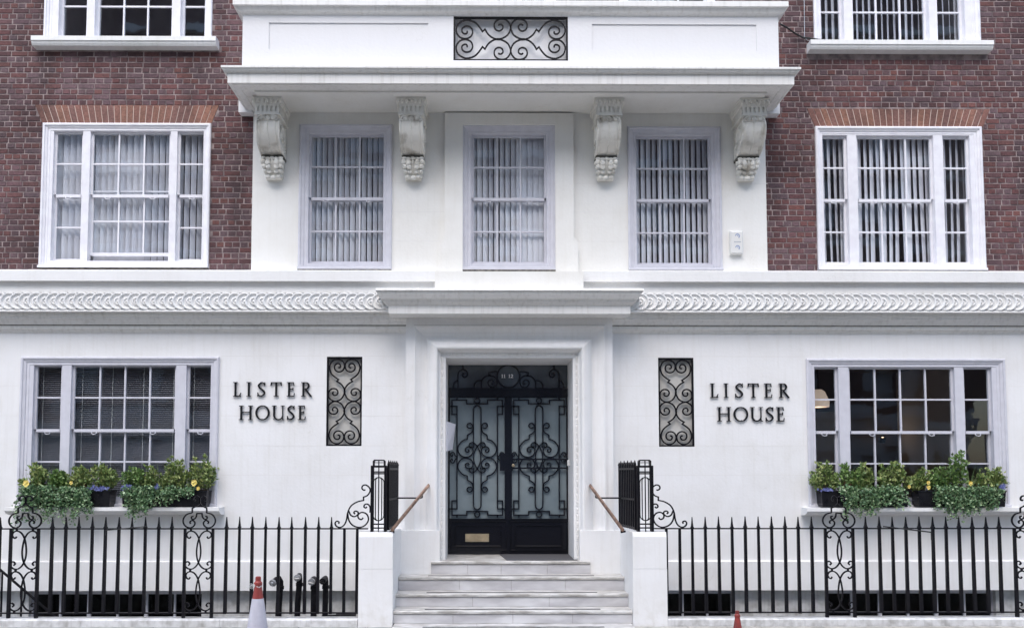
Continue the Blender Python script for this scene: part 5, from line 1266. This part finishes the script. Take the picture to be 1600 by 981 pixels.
def cluster(P, w_, h, m_, label, rn, n=40):
    q = MB()
    for i in range(n):
        c = Vector((P[0] + rn.gauss(0, w_ / 3.2), P[1] + rn.uniform(-.03, .02), P[2] + rn.gauss(0, h / 3.2))); r = rn.uniform(.008, .014)
        for k in range(4):
            a = k * math.pi / 2 + rn.uniform(0, 1); d = Vector((math.cos(a), -.3, math.sin(a))) * r; e = Vector((-math.sin(a), 0, math.cos(a))) * r * .6
            q.add([c, c + d + e, c + d * 1.3, c + d - e], [(0, 1, 2, 3)])
    tag(q.build('lobelia', m_), label, 'flowers', kind='stuff')
PY0, PY1 = -.205, -.015
PZ = GW['L'][2] + .002
def planter(p0, p1, where, cfg, seed):
    rn = random.Random(seed)
    yf = -.2; a, b = X(p0, 780, yf), X(p1, 780, yf); zt = Z(766, yf); zb_ = PZ
    t = thing('window_planter', 'black glazed trough planter ' + where, 'planter', ((a + b) / 2, -.11, zb_), 'black troughs on the ground floor window sills')
    q = MB(); e = .012; th = .014
    def ringp(x0, x1, y0, y1, z): return [(x0, y0, z), (x1, y0, z), (x1, y1, z), (x0, y1, z)]
    vs = ringp(a + e, b - e, PY0 + e, PY1 - e, zb_) + ringp(a, b, PY0, PY1, zt - .02) + ringp(a - .006, b + .006, PY0 - .006, PY1 + .0, zt - .018) + ringp(a - .006, b + .006, PY0 - .006, PY1 + .0, zt) + ringp(a + th, b - th, PY0 + th, PY1 - th, zt) + ringp(a + th, b - th, PY0 + th, PY1 - th, zt - .06)
    fs = [(3, 2, 1, 0)] + [(j * 4 + k, j * 4 + (k + 1) % 4, j * 4 + 4 + (k + 1) % 4, j * 4 + 4 + k) for j in range(5) for k in range(4)]
    q.add(vs, fs).build('trough', M['planter'], t)
    MB().box(a + th, b - th, PY0 + th, PY1 - th, zt - .06, zt - .03).build('soil', M['soil'], t)
    W_ = b - a
    for (u, w_, h, kind, lb) in cfg['shrubs']:
        m_ = {'y': M['leafy'], 'g': M['leafd'], 'r': M['redleaf']}[kind]
        shrub(a + W_ * u, -.11, zt - .03, w_, h * rn.uniform(1.0, 1.24), {'y': 'golden_shrub', 'g': 'green_shrub', 'r': 'bronze_plant'}[kind], lb, m_, rn, n=600 if kind != 'r' else 130, size=.054 if kind != 'r' else .03, grp='shrubs in the window planters')
    for u0, u1, lens, ns, lb in cfg['ivy']: ivy(a + W_ * u0, a + W_ * u1, PY0 - .01, zt + .015, lb, rn, (lambda v, f_=lens: f_(v) * (1.12 if p0 < 800 else .95)), int(ns * 1.25), 'ivy trailing from the window planters')
    for u, h, lb in cfg.get('grass', ()): tuft(a + W_ * u, -.1, zt, h, lb, rn)
    for u, dz, r, lb in cfg.get('pansy', ()): pansy((a + W_ * u, PY0 - .03, zt + dz), r * .85, M['yellow'], 'pansy', lb, rn, 'yellow pansies in the window planters')
    for u, dz, w2, h2, lb in cfg.get('blue', ()): cluster((a + W_ * u, PY0 - .02, zt + dz), w2 * .85, h2 * .85, M['purple'], lb, rn)
planter(34.5, 172, 'under the left half of the left ground floor window', dict(
    shrubs=[(.10, .34, .34, 'y', 'tall golden green shrub at the far left end of the leftmost planter'), (.36, .32, .24, 'g', 'dark green shrub left of centre in the leftmost planter'), (.60, .34, .30, 'y', 'golden green shrub right of centre in the leftmost planter'), (.88, .34, .40, 'y', 'tallest golden shrub at the right end of the leftmost planter'), (.66, .14, .12, 'r', 'small bronze red plant in the leftmost planter')],
    ivy=[(.02, .78, lambda u: .34 - .20 * abs(u - .75), 70, 'thick ivy trailing over the front of the leftmost planter'), (-.03, .22, lambda u: .40, 14, 'long thin ivy strands hanging at the left end of the leftmost planter')],
    grass=[(.30, .34, 'fine grass tuft in the left half of the leftmost planter'), (.68, .26, 'short grass tuft right of centre in the leftmost planter')],
    pansy=[(.06, .09, .052, 'large yellow pansy at the far left end of the planters'), (.57, .10, .028, 'small yellow pansy near the middle of the leftmost planter')],
    blue=[(.88, .03, .22, .05, 'blue flowers at the right end of the leftmost planter')]), 11)
planter(190, 323, 'under the right half of the left ground floor window', dict(
    shrubs=[(.12, .32, .28, 'g', 'green shrub at the left end of the second planter from the left'), (.38, .30, .30, 'y', 'golden green shrub left of centre in the second planter from the left'), (.60, .34, .38, 'y', 'golden shrub right of centre in the second planter from the left'), (.92, .32, .38, 'y', 'tall golden shrub at the right end of the second planter from the left')],
    ivy=[(.02, .62, lambda u: .36 - .22 * u, 58, 'thick ivy over the left part of the second planter from the left'), (.55, .85, lambda u: .13, 20, 'short ivy right of centre on the second planter from the left')],
    grass=[(.40, .42, 'grass tuft near the middle of the second planter from the left'), (.78, .48, 'tall arching grass tuft in the second planter from the left')],
    pansy=[(.86, .10, .048, 'large yellow pansy at the right of the second planter from the left'), (.91, .03, .028, 'small yellow pansy below the large one by the left window')],
    blue=[(.06, .04, .12, .06, 'violet blue flowers at the left end of the second planter from the left'), (.42, .04, .05, .05, 'few blue flowers near the middle of the second planter from the left')]), 12)
planter(1284, 1420, 'under the left half of the right ground floor window', dict(
    shrubs=[(.06, .30, .36, 'y', 'tall golden shrub at the left end of the third planter'), (.34, .34, .30, 'g', 'green shrub left of centre in the third planter'), (.52, .26, .32, 'y', 'golden green shrub at the centre of the third planter'), (.84, .38, .36, 'y', 'bushy golden shrub at the right end of the third planter'), (.30, .2, .12, 'r', 'small bronze plant in the third planter')],
    ivy=[(.20, .90, lambda u: .30 + .08 * math.sin(u * 6), 76, 'thick ivy covering the front of the third planter')],
    grass=[(.48, .40, 'arching grass tuft at the centre of the third planter')],
    pansy=[(.99, .05, .026, 'pale yellow pansy at the right end of the third planter')],
    blue=[(.06, .01, .16, .03, 'blue flowers at the left end of the third planter')]), 13)
planter(1435, 1572, 'under the right half of the right ground floor window', dict(
    shrubs=[(.06, .28, .30, 'y', 'golden shrub at the left end of the rightmost planter'), (.26, .26, .30, 'g', 'dark green shrub beside the golden one in the rightmost planter'), (.50, .30, .44, 'g', 'tallest green shrub at the centre of the rightmost planter'), (.86, .36, .32, 'y', 'golden shrub at the right end of the rightmost planter')],
    ivy=[(.20, .92, lambda u: .27 + .16 * math.exp(-((u - .4) / .18) ** 2), 84, 'thick ivy covering the front of the rightmost planter')],
    grass=[(.64, .40, 'grass tuft right of centre in the rightmost planter'), (.80, .36, 'thin grass tuft at the right of the rightmost planter')],
    pansy=[(.10, .10, .030, 'yellow pansy at the left end of the rightmost planter, above another'), (.10, .04, .032, 'yellow pansy at the left end of the rightmost planter, below another'), (.58, .09, .034, 'yellow pansy at the centre of the rightmost planter')],
    blue=[(.95, .05, .07, .07, 'pale blue flowers at the right end of the rightmost planter')]), 14)
# ================================================================== HOUSES ACROSS THE STREET (seen only in the window glass)
op = thing('opposite_house', 'brick terrace with white bands across the street, seen only as reflections in the windows', 'building', (0, -23, 0))
hs_ = [(x_, x_ + 1.3, z_, z_ + 1.8) for x_ in [-17.5 + 3.0 * i for i in range(12)] for z_ in (1.0, 4.6, 8.0, 11.7, 14.9, 17.9)]
w_ = MB()
xs_ = [-20 + i * 1 for i in range(41)]
w_.wall(-20, 20, -.1, 20, -22.6, hs_, -.25); w_.box(-20, 20, -26, -23.4, -.1, 20); w_.build('wall', mat('far brick', (.30, .21, .19), .9, 0, (.22, .15, .14), 2), op)
MB().box(-20, -8, -26, -22.62, 20.02, 25).build('added_tall_wing', bpy.data.materials['far brick'], op); MB().box(8, 20, -26, -22.62, 20.02, 25).build('added_tall_wing', bpy.data.materials['far brick'], op)  # unseen wings added to darken what the top floor panes reflect
q = MB(); q.wall(-20, 20, -.1, 4.3, -22.55, [h_ for h_ in hs_ if h_[2] < 2], -.25); q.build('ground_storey', M['stucco'], op)
q = MB()
for z_ in (3.7, 7.2, 11.0, 14.2, 17.4, 19.7): q.box(-20, 20, -22.6, -22.35, z_, z_ + .28)
q.build('string_course', M['parapet'], op)
q = MB()
for a_, b_, c_, d_ in hs_: q.box(a_, b_, -22.84, -22.8, c_, c_ + .08); q.box(a_, b_, -22.84, -22.8, d_ - .08, d_); q.box((a_ + b_) / 2 - .03, (a_ + b_) / 2 + .03, -22.84, -22.8, c_ + .08, d_ - .08); q.box(a_, b_, -22.839, -22.801, (c_ + d_) / 2 - .03, (c_ + d_) / 2 + .03); q.box(a_, b_, -22.95, -22.9, c_, d_)
q.build('window_frames', M['frame_w'], op)
